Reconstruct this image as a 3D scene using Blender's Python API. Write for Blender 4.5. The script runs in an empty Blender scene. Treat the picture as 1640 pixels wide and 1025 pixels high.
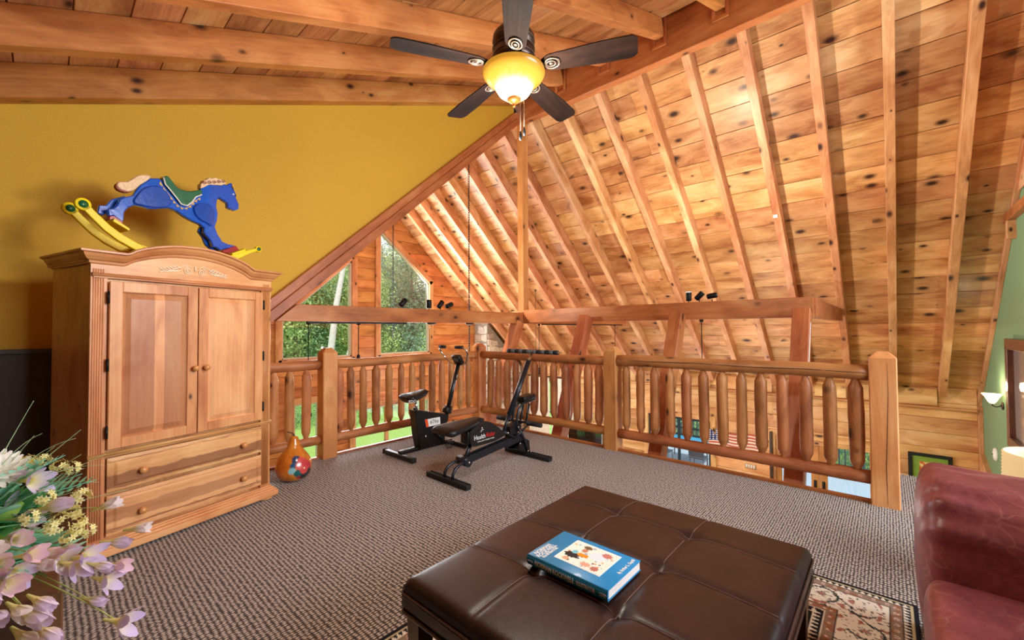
import bpy, bmesh, math, random
from mathutils import Vector, Matrix, noise

random.seed(7)
SC = bpy.context.scene
COL = SC.collection
PI = math.pi

# ------------------------------------------------------------------ camera, world, sun, exposure
cam_data = bpy.data.cameras.new('camera')
cam_data.sensor_fit = 'HORIZONTAL'
cam_data.sensor_width = 36.0
cam_data.lens = 669.6 / 1640 * 36.0
cam_data.clip_start = 0.05
cam_data.clip_end = 300
cam = bpy.data.objects.new('camera', cam_data)
COL.objects.link(cam)
_yaw, _pitch, _roll = 0.730632, 0.0225457, -0.0060374
_c, _s = math.cos(_yaw), math.sin(_yaw)
_f = Vector((_c, _s, 0)); _r = Vector((_s, -_c, 0)); _u = Vector((0, 0, 1))
_f2 = _f * math.cos(_pitch) + _u * math.sin(_pitch)
_u2 = _u * math.cos(_pitch) - _f * math.sin(_pitch)
_r3 = _r * math.cos(_roll) + _u2 * math.sin(_roll)
_u3 = _u2 * math.cos(_roll) - _r * math.sin(_roll)
cam.matrix_world = Matrix(((_r3.x, _u3.x, -_f2.x, 0), (_r3.y, _u3.y, -_f2.y, 0), (_r3.z, _u3.z, -_f2.z, 1.35), (0, 0, 0, 1)))
SC.camera = cam

world = bpy.data.worlds.new('world')
SC.world = world
world.use_nodes = True
wn = world.node_tree.nodes; wl = world.node_tree.links
wn.clear()
wout = wn.new('ShaderNodeOutputWorld'); wbg = wn.new('ShaderNodeBackground')
wtc = wn.new('ShaderNodeTexCoord'); wsep = wn.new('ShaderNodeSeparateXYZ'); wr = wn.new('ShaderNodeValToRGB')
wr.color_ramp.elements[0].position = 0.45; wr.color_ramp.elements[0].color = (0.62, 0.72, 0.74, 1)
wr.color_ramp.elements[1].position = 0.75; wr.color_ramp.elements[1].color = (0.80, 0.88, 1.0, 1)
wma = wn.new('ShaderNodeMath'); wma.operation = 'MULTIPLY_ADD'; wma.inputs[1].default_value = 0.5; wma.inputs[2].default_value = 0.5
wl.new(wtc.outputs['Generated'], wsep.inputs[0]); wl.new(wsep.outputs['Z'], wma.inputs[0]); wl.new(wma.outputs[0], wr.inputs[0])
wl.new(wr.outputs[0], wbg.inputs[0]); wl.new(wbg.outputs[0], wout.inputs[0])
wbg.inputs[1].default_value = 1.4

def area_light(name, loc, aim, sx, sy, power, color):
    d = bpy.data.lights.new(name, 'AREA'); d.shape = 'RECTANGLE'; d.size = sx; d.size_y = sy
    d.energy = power; d.color = color
    o = bpy.data.objects.new(name, d); COL.objects.link(o)
    o.location = loc
    o.rotation_euler = (Vector(aim) - Vector(loc)).to_track_quat('-Z', 'Y').to_euler()
    return o

def point_light(name, loc, power, color, radius=0.05):
    d = bpy.data.lights.new(name, 'POINT'); d.energy = power; d.color = color; d.shadow_soft_size = radius
    o = bpy.data.objects.new(name, d); COL.objects.link(o); o.location = loc
    return o

def spot_light(name, loc, aim, power, color, radius, cone):
    d = bpy.data.lights.new(name, 'SPOT'); d.energy = power; d.color = color; d.shadow_soft_size = radius; d.spot_size = math.radians(cone); d.spot_blend = 0.5
    o = bpy.data.objects.new(name, d); COL.objects.link(o); o.location = loc
    o.rotation_euler = (Vector(aim) - Vector(loc)).to_track_quat('-Z', 'Y').to_euler()
    return o

sun_d = bpy.data.lights.new('sun', 'SUN'); sun_d.energy = 4.0; sun_d.angle = 0.03; sun_d.color = (1.0, 0.94, 0.82)
sun = bpy.data.objects.new('sun', sun_d); COL.objects.link(sun)
sun.rotation_euler = Vector((0.22, 0.45, -1.0)).to_track_quat('-Z', 'Y').to_euler()

WARM = (1.0, 0.91, 0.78)
DAY = (0.93, 0.96, 1.0)
# soft fill added behind the camera, and daylight of the tall gable glazing
area_light('loft_fill_light', (3.0, -3.2, 2.4), (1.2, 3.4, 0.9), 3.0, 1.8, 250, (0.90, 0.95, 1.0))
area_light('gable_window_light', (5.4, 9.35, 1.6), (6.4, 2.0, 2.2), 3.4, 2.4, 380, DAY)
area_light('great_room_window_light', (10.3, 4.0, -1.6), (5.0, 4.5, 0.5), 5.0, 1.6, 60, DAY)
# fills added in the great room, and the uplights on the tie beam
point_light('great_room_fill_light', (6.8, 7.4, 0.1), 80, WARM, 0.35)
point_light('great_room_low_fill_light', (8.2, 2.0, -1.1), 80, WARM, 0.35)
spot_light('beam_uplight', (5.33, 1.82, 2.0), (8.6, 0.9, 4.2), 230, (1.0, 0.86, 0.66), 0.05, 155)
spot_light('left_beam_uplight', (3.35, 4.75, 1.95), (8.0, 6.2, 3.4), 170, (1.0, 0.88, 0.7), 0.05, 150)
point_light('fan_lamp_light', (1.665, 1.468, 2.30), 80, (1.0, 0.92, 0.80), 0.12)
point_light('sconce_light', (8.92, -0.98, 0.52), 7, (1.0, 0.84, 0.55), 0.05)

SC.view_settings.view_transform = 'Standard'
SC.view_settings.look = 'None'
SC.view_settings.gamma = 1.0
SC.view_settings.use_curve_mapping = False
SC.view_settings.exposure = 0.2
SC.cycles.max_bounces = 7
SC.cycles.diffuse_bounces = 4
SC.cycles.glossy_bounces = 3
SC.cycles.transmission_bounces = 4
SC.cycles.transparent_max_bounces = 12
SC.cycles.sample_clamp_indirect = 6
SC.cycles.caustics_reflective = False
SC.cycles.caustics_refractive = False
SC.cycles.use_denoising = True

# ------------------------------------------------------------------ object helpers
WM = {}                                   # world matrices of what is linked

def link(name, data, parent=None, M=None):
    o = bpy.data.objects.new(name, data)
    COL.objects.link(o)
    M = M if M is not None else Matrix.Identity(4)
    if parent is not None:
        o.parent = parent
        o.matrix_basis = WM[parent.name].inverted() @ M
    else:
        o.matrix_basis = M
    WM[o.name] = M
    return o

def T(x, y, z): return Matrix.Translation((x, y, z))
def RZ(a): return Matrix.Rotation(a, 4, 'Z')

def tag(o, label=None, cat=None, group=None, kind=None):
    if label: o['label'] = label
    if cat: o['category'] = cat
    if group: o['group'] = group
    if kind: o['kind'] = kind
    return o

def thing(name, label, cat, loc=(0, 0, 0), rotz=0.0, group=None):
    return tag(link(name, None, None, T(*loc) @ RZ(rotz)), label, cat, group)

def struct(name, data=None, M=None):
    return tag(link(name, data, None, M), kind='structure')

def copy_tree(o, M, label=None):
    """copy a thing, its parts and their sub-parts to world matrix M"""
    r = o.copy(); COL.objects.link(r); r.matrix_basis = M; WM[r.name] = M
    if label: r['label'] = label
    def kids(src, dst):
        for ch in [c for c in src.children]:
            k = ch.copy(); COL.objects.link(k); k.parent = dst; k.matrix_basis = ch.matrix_basis.copy()
            WM[k.name] = WM[dst.name] @ k.matrix_basis
            kids(ch, k)
    kids(o, r)
    return r

class MB:
    """collects shapes in local space and builds ONE mesh"""
    def __init__(s): s.v = []; s.f = []; s.m = []; s.sm = []
    def add(s, vs, fs, mi=0, smooth=False):
        b = len(s.v); s.v += [tuple(v) for v in vs]
        for f in fs: s.f.append(tuple(i + b for i in f)); s.m.append(mi); s.sm.append(smooth)
        return s
    def box(s, c, size, M=None, mi=0, ch=0.0):
        x, y, z = [d / 2 for d in size]
        if ch <= 0:
            vs = [(-x, -y, -z), (x, -y, -z), (x, y, -z), (-x, y, -z), (-x, -y, z), (x, -y, z), (x, y, z), (-x, y, z)]
            fs = [(0, 3, 2, 1), (4, 5, 6, 7), (0, 1, 5, 4), (1, 2, 6, 5), (2, 3, 7, 6), (3, 0, 4, 7)]
        else:
            bm = bmesh.new(); bmesh.ops.create_cube(bm, size=1.0)
            for v in bm.verts: v.co = Vector((v.co.x * 2 * x, v.co.y * 2 * y, v.co.z * 2 * z))
            bmesh.ops.bevel(bm, geom=bm.edges[:], offset=min(ch, x * .9, y * .9, z * .9), segments=1, affect='EDGES', profile=0.5)
            bm.verts.index_update()
            vs = [tuple(v.co) for v in bm.verts]; fs = [tuple(v.index for v in f.verts) for f in bm.faces]; bm.free()
        M = M or Matrix.Identity(4)
        c = Vector(c)
        return s.add([M @ (Vector(v) + c) for v in vs], fs, mi)
    def rbox(s, c, size, r, seg=3, M=None, mi=0):
        bm = bmesh.new(); bmesh.ops.create_cube(bm, size=1.0)
        for v in bm.verts: v.co = Vector((v.co.x * size[0], v.co.y * size[1], v.co.z * size[2]))
        bmesh.ops.bevel(bm, geom=bm.edges[:], offset=r, segments=seg, affect='EDGES', profile=0.5)
        bm.verts.index_update()
        M = M or Matrix.Identity(4); c = Vector(c)
        s.add([M @ (v.co + c) for v in bm.verts], [tuple(v.index for v in f.verts) for f in bm.faces], mi, True); bm.free()
        return s
    def tube(s, pts, rad, seg=10, mi=0, caps=True, smooth=True, flat=1.0, up=None):
        pts = [Vector(p) for p in pts]; n = len(pts)
        if not hasattr(rad, '__len__'): rad = [rad] * n
        prev = None; rings = []
        for i, p in enumerate(pts):
            t = (pts[min(i + 1, n - 1)] - pts[max(i - 1, 0)]).normalized()
            if prev is None:
                a = Vector(up) if up else (Vector((0, 0, 1)) if abs(t.z) < 0.9 else Vector((1, 0, 0)))
                e1 = (a - t * a.dot(t)).normalized()
            else:
                e1 = (prev - t * prev.dot(t)).normalized()
            prev = e1; e2 = t.cross(e1)
            rings.append([p + e1 * (rad[i] * math.cos(2 * PI * k / seg)) * flat + e2 * (rad[i] * math.sin(2 * PI * k / seg)) for k in range(seg)])
        vs = [v for r in rings for v in r]
        fs = [(i * seg + k, i * seg + (k + 1) % seg, (i + 1) * seg + (k + 1) % seg, (i + 1) * seg + k) for i in range(n - 1) for k in range(seg)]
        s.add(vs, fs, mi, smooth)
        if caps:
            b = len(s.v) - len(vs)
            s.f.append(tuple(b + k for k in reversed(range(seg)))); s.m.append(mi); s.sm.append(False)
            s.f.append(tuple(b + (n - 1) * seg + k for k in range(seg))); s.m.append(mi); s.sm.append(False)
        return s
    def lathe(s, prof, seg=24, M=None, mi=0, smooth=True):
        """prof: (r, z) pairs, bottom to top"""
        M = M or Matrix.Identity(4); vs = []
        for r, z in prof:
            for k in range(seg):
                a = 2 * PI * k / seg; vs.append(M @ Vector((r * math.cos(a), r * math.sin(a), z)))
        n = len(prof)
        fs = [(i * seg + k, i * seg + (k + 1) % seg, (i + 1) * seg + (k + 1) % seg, (i + 1) * seg + k) for i in range(n - 1) for k in range(seg)]
        return s.add(vs, fs, mi, smooth)
    def prism(s, poly, t0, t1, M=None, mi=0, ch=0.0):
        """poly in local XZ (x, z), extruded along local Y from t0 to t1, optional chamfer inset"""
        M = M or Matrix.Identity(4)
        n = len(poly)
        area = sum(poly[i][0] * poly[(i + 1) % n][1] - poly[(i + 1) % n][0] * poly[i][1] for i in range(n))
        if area < 0: poly = list(reversed(poly))
        P = [Vector((p[0], p[1])) for p in poly]
        def inset(d):
            out = []
            for i in range(n):
                a, b, c = P[i - 1], P[i], P[(i + 1) % n]
                e1 = (b - a).normalized() if (b - a).length > 1e-9 else Vector((1, 0)); e2 = (c - b).normalized() if (c - b).length > 1e-9 else e1
                nn = Vector((-e1.y - e2.y, e1.x + e2.x))
                nn = nn.normalized() if nn.length > 1e-6 else Vector((-e1.y, e1.x))
                out.append(b + nn * d)
            return out
        rings = [(t0, P), (t1, P)] if ch <= 0 else [(t0, inset(ch)), (t0 + ch, P), (t1 - ch, P), (t1, inset(ch))]
        vs = []; fs = []
        for t, R in rings: vs += [M @ Vector((p.x, t, p.y)) for p in R]
        k = len(rings)
        for j in range(k - 1):
            for i in range(n):
                a = j * n + i; b = j * n + (i + 1) % n
                fs.append((a, b, b + n, a + n))
        fs.append(tuple(reversed(range(n)))); fs.append(tuple((k - 1) * n + i for i in range(n)))
        return s.add(vs, fs, mi)
    def mesh(s, name, mats):
        me = bpy.data.meshes.new(name)
        me.from_pydata(s.v, [], s.f)
        if not isinstance(mats, (list, tuple)): mats = [mats]
        for m in mats: me.materials.append(m)
        me.polygons.foreach_set('material_index', s.m)
        me.polygons.foreach_set('use_smooth', s.sm)
        me.update()
        bm = bmesh.new(); bm.from_mesh(me)
        bmesh.ops.recalc_face_normals(bm, faces=bm.faces); bm.to_mesh(me); bm.free()
        return me
    def build(s, name, mats, parent=None, M=None):
        """vertices are in the frame M (world); default frame = parent's"""
        if M is None: M = WM[parent.name] if parent is not None else Matrix.Identity(4)
        return link(name, s.mesh(name, mats), parent, M)

def frame(p0, p1, up):
    """matrix at the middle of p0-p1 with X along it and Z near up"""
    p0, p1, up = Vector(p0), Vector(p1), Vector(up)
    x = (p1 - p0).normalized(); y = up.cross(x).normalized(); z = x.cross(y)
    m = (p0 + p1) / 2
    return Matrix(((x.x, y.x, z.x, m.x), (x.y, y.y, z.y, m.y), (x.z, y.z, z.z, m.z), (0, 0, 0, 1)))

_bc = {}
def board(name, p0, p1, w, t, up, mat, parent=None, ch=0.004, q=None):
    """one straight timber, X along its length, width w across, thickness t towards up"""
    L = (Vector(p1) - Vector(p0)).length
    key = (round(L, 2), round(w, 4), round(t, 4), mat.name, ch)
    if key not in _bc:
        x, y, z = L / 2, w / 2, t / 2; c = min(ch, y * .8, z * .8)
        oc = [(-y, -z + c), (-y + c, -z), (y - c, -z), (y, -z + c), (y, z - c), (y - c, z), (-y + c, z), (-y, z - c)]
        vs = [(-x, a, b) for a, b in oc] + [(x, a, b) for a, b in oc]
        fs = [(i, (i + 1) % 8, (i + 1) % 8 + 8, i + 8) for i in range(8)] + [tuple(reversed(range(8))), tuple(range(8, 16))]
        _bc[key] = MB().add(vs, fs).mesh(name, mat)
    return link(name, _bc[key], parent, frame(p0, p1, up))

# ------------------------------------------------------------------ materials
def lin(c):
    return tuple(((v / 255) / 12.92 if v / 255 <= 0.04045 else ((v / 255 + 0.055) / 1.055) ** 2.4) for v in c)

MATS = {}
def base_mat(name):
    m = bpy.data.materials.new(name); m.use_nodes = True
    nt = m.node_tree; nt.nodes.clear()
    out = nt.nodes.new('ShaderNodeOutputMaterial'); b = nt.nodes.new('ShaderNodeBsdfPrincipled')
    nt.links.new(b.outputs[0], out.inputs[0])
    MATS[name] = m
    return m, nt, b, out

class N:
    """tiny node-building shorthand"""
    def __init__(s, nt): s.nt = nt
    def new(s, t, **kw):
        n = s.nt.nodes.new(t)
        for k, v in kw.items(): setattr(n, k, v)
        return n
    def put(s, sock, v):
        if isinstance(v, bpy.types.NodeSocket): s.nt.links.new(v, sock)
        elif v is not None: sock.default_value = v
    def math(s, op, a, b=None, c=None, clamp=False):
        n = s.new('ShaderNodeMath', operation=op, use_clamp=clamp)
        s.put(n.inputs[0], a); s.put(n.inputs[1], b)
        if c is not None: s.put(n.inputs[2], c)
        return n.outputs[0]
    def vmath(s, op, a, b=None):
        n = s.new('ShaderNodeVectorMath', operation=op); s.put(n.inputs[0], a)
        if b is not None: s.put(n.inputs[1], b)
        return n.outputs[0]
    def ramp(s, fac, stops):
        n = s.new('ShaderNodeValToRGB'); e = n.color_ramp.elements
        while len(e) < len(stops): e.new(0.5)
        for k, (p, c) in enumerate(stops): e[k].position = p; e[k].color = (*c, 1)
        s.put(n.inputs[0], fac); return n.outputs[0]
    def mix(s, fac, a, b, blend='MIX'):
        n = s.new('ShaderNodeMix', data_type='RGBA', blend_type=blend)
        s.put(n.inputs[0], fac)
        for i, v in ((6, a), (7, b)):
            if isinstance(v, bpy.types.NodeSocket): s.nt.links.new(v, n.inputs[i])
            else: n.inputs[i].default_value = (*v, 1)
        return n.outputs[2]
    def noise(s, vec, scale, detail=3, rough=0.5, dist=0.0):
        n = s.new('ShaderNodeTexNoise'); s.put(n.inputs['Vector'], vec)
        n.inputs['Scale'].default_value = scale; n.inputs['Detail'].default_value = detail
        n.inputs['Roughness'].default_value = rough; n.inputs['Distortion'].default_value = dist
        return n.outputs['Fac']
    def bump(s, h, strength, dist=0.002):
        n = s.new('ShaderNodeBump'); s.put(n.inputs['Height'], h)
        n.inputs['Strength'].default_value = strength; n.inputs['Distance'].default_value = dist
        return n.outputs[0]

def plain(name, rgb, rough=0.5, metal=0.0, spec=0.5, coat=0.0, bump=None, var=0.0):
    m, nt, b, out = base_mat(name); g = N(nt)
    col = lin(rgb)
    b.inputs['Roughness'].default_value = rough; b.inputs['Metallic'].default_value = metal
    b.inputs['Specular IOR Level'].default_value = spec; b.inputs['Coat Weight'].default_value = coat
    tc = g.new('ShaderNodeTexCoord').outputs['Object']
    nz = g.noise(tc, (bump[0] if bump else 14), 4)
    lo = tuple(c * (0.93 - var) for c in col); hi = tuple(min(1, c * (1.05 + var)) for c in col)
    g.put(b.inputs['Base Color'], g.ramp(nz, [(0.3, lo), (0.7, hi)]))
    if bump: g.put(b.inputs['Normal'], g.bump(nz, bump[1], bump[2] if len(bump) > 2 else 0.003))
    return m

def wood(name, light, mid, dark, knots=1.0, rough=0.45, coat=0.15, var=0.16, grain=1.0, streak=0.0, streak_axis=1, heart=None, knot_col=(58, 26, 14)):
    """pine in object space: grain runs along local X, knots are elongated along it"""
    m, nt, b, out = base_mat(name); g = N(nt)
    tc = g.new('ShaderNodeTexCoord').outputs['Object']
    rnd = g.new('ShaderNodeObjectInfo').outputs['Random']
    off = g.new('ShaderNodeCombineXYZ')
    g.put(off.inputs[0], g.math('MULTIPLY', rnd, 61.7)); g.put(off.inputs[1], g.math('MULTIPLY', rnd, 23.3)); g.put(off.inputs[2], g.math('MULTIPLY', rnd, 47.1))
    co = g.vmath('ADD', tc, off.outputs[0])
    kv = g.vmath('MULTIPLY', co, (3.2, 5.6, 5.6))
    vo = g.new('ShaderNodeTexVoronoi'); g.put(vo.inputs['Vector'], kv); vo.inputs['Scale'].default_value = 1.0; vo.inputs['Randomness'].default_value = 1.0
    dist = vo.outputs['Distance']
    sep = g.new('ShaderNodeSeparateColor'); g.put(sep.inputs[0], vo.outputs['Color'])
    size = g.math('MULTIPLY', g.math('POWER', sep.outputs[0], 1.2), 0.26 * knots)
    kd = g.math('DIVIDE', dist, g.math('MAXIMUM', size, 0.001))            # 0 centre .. 1 rim
    core = g.math('SUBTRACT', 1.0, g.math('MULTIPLY_ADD', kd, 1.6, -0.6), clamp=True)
    halo = g.math('SUBTRACT', 1.0, g.math('MULTIPLY', kd, 0.36), clamp=True)
    # grain bends round the knots
    sh = g.new('ShaderNodeCombineXYZ'); g.put(sh.inputs[1], g.math('MULTIPLY', halo, 0.05)); g.put(sh.inputs[2], g.math('MULTIPLY', halo, 0.05))
    gc = g.vmath('ADD', co, sh.outputs[0])
    fine = g.noise(g.vmath('MULTIPLY', gc, (2.4, 55, 55)), 1.0 * grain, 4, 0.6, 0.4)
    wide = g.noise(g.vmath('MULTIPLY', gc, (0.55, 6.5, 6.5)), 1.0 * grain, 2, 0.5, 0.8)
    bands = g.math('MULTIPLY_ADD', g.math('SINE', g.math('MULTIPLY', wide, 46.0)), 0.5, 0.5)
    tone = g.noise(g.vmath('MULTIPLY', co, (0.45, 2.6, 2.6)), 1.0, 2)
    f = g.math('ADD', g.math('MULTIPLY', fine, 0.30), g.math('ADD', g.math('MULTIPLY', bands, 0.05), g.math('MULTIPLY', tone, 0.65)))
    mott = g.noise(g.vmath('MULTIPLY', co, (1.6, 3.6, 3.6)), 1.0, 4, 0.55, 0.8)
    f = g.math('ADD', g.math('MULTIPLY', f, 0.55), g.math('MULTIPLY', mott, 0.45))
    base = g.ramp(f, [(0.38, lin(dark)), (0.505, lin(mid)), (0.63, lin(light))])
    if heart:
        sz = g.new('ShaderNodeSeparateXYZ'); g.put(sz.inputs[0], g.vmath('ADD', tc, g.vmath('MULTIPLY', g.vmath('SUBTRACT', (lambda q: (g.put(q.inputs['Vector'], g.vmath('MULTIPLY', tc, (1.2, 3, 3))), q.outputs['Color'])[1])(g.new('ShaderNodeTexNoise')), (.5, .5, .5)), (0, 0, .06))))
        for h0, h1, amt in heart:
            mk = g.math('MULTIPLY', g.math('MULTIPLY', g.math('SUBTRACT', sz.outputs[2], h0), 160.0, clamp=True), g.math('MULTIPLY', g.math('SUBTRACT', h1, sz.outputs[2]), 160.0, clamp=True))
            base = g.mix(g.math('MULTIPLY', mk, amt), base, lin((138, 84, 58)))
    if streak:
        st = g.new('ShaderNodeTexVoronoi', voronoi_dimensions='1D')
        sx = g.new('ShaderNodeSeparateXYZ'); g.put(sx.inputs[0], co)
        g.put(st.inputs['W'], g.math('ADD', g.math('MULTIPLY', sx.outputs[streak_axis], 13.0), g.math('MULTIPLY', fine, .1)))
        st.inputs['Scale'].default_value = 1.0
        sc2 = g.new('ShaderNodeSeparateColor'); g.put(sc2.inputs[0], st.outputs['Color'])
        base = g.mix(g.math('MULTIPLY', g.ramp(sc2.outputs[1], [(0.40, (0, 0, 0)), (0.75, (1, 1, 1))]), streak), base, lin((142, 86, 56)))
    base = g.mix(g.math('MULTIPLY', halo, 0.30 if knots else 0.0), base, tuple(c * 0.62 for c in lin(dark)))
    base = g.mix(core, base, lin(knot_col))
    hs = g.new('ShaderNodeHueSaturation'); g.put(hs.inputs['Color'], base)
    g.put(hs.inputs['Value'], g.math('MULTIPLY_ADD', rnd, var * 2, 1.0 - var))
    g.put(hs.inputs['Hue'], g.math('MULTIPLY_ADD', g.math('FRACT', g.math('MULTIPLY', rnd, 17.3)), 0.018, 0.491))
    g.put(b.inputs['Base Color'], hs.outputs[0])
    b.inputs['Roughness'].default_value = rough; b.inputs['Coat Weight'].default_value = coat; b.inputs['Coat Roughness'].default_value = 0.25
    b.inputs['Specular IOR Level'].default_value = 0.35
    g.put(b.inputs['Normal'], g.bump(g.math('SUBTRACT', fine, g.math('MULTIPLY', core, 0.5)), 0.25, 0.002))
    return m

def emit(name, rgb, strength, base=(255, 250, 235)):
    m, nt, b, out = base_mat(name)
    b.inputs['Base Color'].default_value = (*lin(base), 1)
    b.inputs['Emission Color'].default_value = (*lin(rgb), 1); b.inputs['Emission Strength'].default_value = strength
    return m

M_ROOF = wood('roof_pine_boards', (234, 194, 146), (212, 160, 108), (164, 104, 60), 1.35, 0.5, 0.2, 0.17)
M_WALLW = wood('wall_pine_boards', (238, 200, 150), (220, 170, 114), (180, 120, 72), 1.1, 0.5, 0.1, 0.15)
M_GABLE = wood('gable_wall_boards', (218, 156, 98), (198, 128, 72), (152, 88, 44), 1.0, 0.5, 0.15, 0.14)
M_RAFT = wood('rafter_pine', (228, 184, 140), (206, 150, 104), (168, 106, 64), 1.1, 0.5, 0.15, 0.07)
M_BEAM = wood('red_pine_beam', (202, 134, 86), (180, 104, 60), (142, 74, 38), 0.9, 0.48, 0.1, 0.06)
M_LOFTB = wood('loft_ceiling_boards', (228, 182, 134), (202, 146, 96), (152, 96, 58), 0.9, 0.5, 0.1, 0.2)
M_LOFTR = wood('loft_ceiling_beam_pine', (228, 168, 106), (208, 138, 78), (168, 100, 52), 0.9, 0.45, 0.12, 0.07)
M_LOG = wood('peeled_log', (212, 152, 98), (186, 120, 72), (138, 80, 42), 0.9, 0.5, 0.08, 0.09)
M_POST = wood('square_post', (228, 170, 112), (208, 142, 84), (178, 110, 62), 0.9, 0.48, 0.08, 0.05)
M_GAPSHADE = plain('gap_shade_backing', (38, 28, 22), 0.9)  # dark colour stands in for shade in the gaps between boards
M_GLASS, _nt, _b, _o = base_mat('window_glass')
_g = N(_nt); _tr = _g.new('ShaderNodeBsdfTransparent'); _gl = _g.new('ShaderNodeBsdfGlossy'); _mx = _g.new('ShaderNodeMixShader')
_gl.inputs['Roughness'].default_value = 0.02; _mx.inputs[0].default_value = 0.06
_nt.links.new(_tr.outputs[0], _mx.inputs[1]); _nt.links.new(_gl.outputs[0], _mx.inputs[2]); _nt.links.new(_mx.outputs[0], _o.inputs[0])
M_YELLOW = plain('mustard_wall_paint', (214, 168, 52), 0.75, bump=(160, 0.25, 0.002), var=0.02)
M_GREEN = plain('sage_green_paint', (124, 156, 118), 0.75, bump=(150, 0.15, 0.002), var=0.02)
M_DARKBR = plain('dark_brown_wainscot', (58, 38, 24), 0.5, var=0.05)
M_BLACK = plain('black_satin', (18, 18, 20), 0.35, var=0.02)
M_IRON = plain('black_iron', (26, 25, 26), 0.5, 0.6)
M_WHITEP = plain('white_plastic', (235, 235, 232), 0.4, var=0.0)

# carpet: woven loops in rows, real-scale cells of 1.6 cm
def carpet_mat():
    m, nt, b, out = base_mat('loop_carpet'); g = N(nt)
    tc = g.new('ShaderNodeTexCoord').outputs['Object']
    wob = g.noise(tc, 9.0, 2)
    vec = g.vmath('MULTIPLY', tc, (44.0, 66.0, 1.0))
    vo = g.new('ShaderNodeTexVoronoi', voronoi_dimensions='2D'); g.put(vo.inputs['Vector'], vec); vo.inputs['Scale'].default_value = 1.0; vo.inputs['Randomness'].default_value = 0.28
    d = vo.outputs['Distance']
    fuzz = g.noise(tc, 420.0, 3, 0.7)
    patch = g.noise(tc, 1.6, 3)
    h = g.math('SUBTRACT', 1.0, g.math('MULTIPLY', d, 1.35), clamp=True)
    hh = g.math('ADD', h, g.math('MULTIPLY_ADD', fuzz, 0.6, -0.3))
    c = g.ramp(hh, [(0.30, lin((44, 38, 38))), (0.46, lin((132, 120, 115))), (0.82, lin((238, 230, 222)))])
    c = g.mix(g.math('MULTIPLY', patch, 0.2), c, lin((124, 106, 100)))
    g.put(b.inputs['Base Color'], c); b.inputs['Roughness'].default_value = 0.9; b.inputs['Specular IOR Level'].default_value = 0.15
    b.inputs['Sheen Weight'].default_value = 0.15
    g.put(b.inputs['Normal'], g.bump(hh, 0.8, 0.006))
    return m
M_CARPET = carpet_mat()

# ================================================================== THE SETTING
# loft floor
f = MB(); f.box((0.75, 1.03, -0.15), (7.0, 6.94, 0.30)); f.box((1.33, -3.42, -0.15), (7.86, 1.96, 0.30)); f.box((4.755, -0.605, -0.15), (1.01, 1.17, 0.30))
fl = struct('floor', f.mesh('floor', M_CARPET))
fl['label'] = 'brown and beige loop carpet of the loft floor'
board('floor_edge_trim', (4.262, -0.02, -0.06), (4.262, 4.5, -0.06), 0.15, 0.03, (1, 0, 0), M_BEAM, fl)
board('floor_edge_trim', (-0.2, 4.512, -0.06), (4.26, 4.512, -0.06), 0.15, 0.03, (0, 1, 0), M_BEAM, fl)
# trim strip standing a little proud of the carpet along the railing
board('floor_edge_strip', (4.262, -0.05, 0.012), (4.262, 4.4, 0.012), 0.035, 0.03, (0, 0, 1), M_BEAM, fl)
board('floor_edge_strip', (1.1, 4.505, 0.004), (4.2, 4.505, 0.004), 0.045, 0.025, (0, 0, 1), M_BEAM, fl)

# ground floor of the great room
gf = struct('floor', MB().box((4.2, 3.7, -3.08), (13.2, 12.2, 0.16)).mesh('great_room_floor', wood('great_room_floor_wood', (206, 150, 92), (184, 124, 66), (140, 88, 42), 0.6, 0.3, 0.3, 0.1)))

SR = 0.905                                     # roof pitch
ZR = 4.80 + SR * 5.38                          # rafter underside: z = ZR - SR*X
NR = Vector((SR, 0, 1)).normalized(); DR = Vector((1, 0, -SR)).normalized()
ML = Vector((-SR, 0, 1)).normalized(); DL = Vector((-1, 0, -SR)).normalized()

def joints(a, b, step, lo, hi, org):
    """cut a-b at multiples of step so the pieces are lo..hi long"""
    out = [a]; x = a
    while b - x > hi:
        x2 = x + random.uniform(lo, hi); x2 = org + round((x2 - org) / step) * step
        if b - x2 < 0.6: break
        out.append(x2); x = x2
    out.append(b); return out

# main roof, right slope: backing slab, boards, rafters
RAFY = [-0.70 + 0.637 * k for k in range(17)]
RD = 0.215
A = Vector((5.30, 0, ZR - SR * 5.30)) + NR * RD
Bp = Vector((10.80, 0, ZR - SR * 10.80)) + NR * RD
slopeL = (Bp - A).length
roof = struct('ceiling', MB().box((0, 0, 0), (slopeL + .3, 14.4, 0.06)).mesh('roof_slab', M_GAPSHADE),
              frame(A + NR * 0.055 + Vector((0, 2.48, 0)), Bp + NR * 0.055 + Vector((0, 2.48, 0)), NR))  # slab runs on out of view to keep the sun out
nrow = 22; rw = slopeL / nrow
for i in range(nrow):
    c = A + DR * (rw * (i + 0.5)) + NR * 0.011
    js = joints(-1.19, 9.6, 0.637, 3.4, 5.2, RAFY[0] - 0.06 + 0.32 * (i % 2))
    for y0, y1 in zip(js, js[1:]):
        dz = random.uniform(-0.0015, 0.0015)
        board('plank', c + Vector((0, y0 + 0.001, 0)) + NR * dz, c + Vector((0, y1 - 0.001, 0)) + NR * dz, rw - 0.007, 0.02, NR, M_ROOF, roof, 0.003)
for y in RAFY:
    if y > 9.4: continue
    a = Vector((5.37, y - 0.01, ZR - SR * 5.37)) + NR * (RD / 2 - .004); b = Vector((10.56, y - 0.01, ZR - SR * 10.56)) + NR * (RD / 2 - .004)
    board('rafter', a, b, 0.10, RD, NR, M_RAFT, roof, 0.004)
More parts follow.
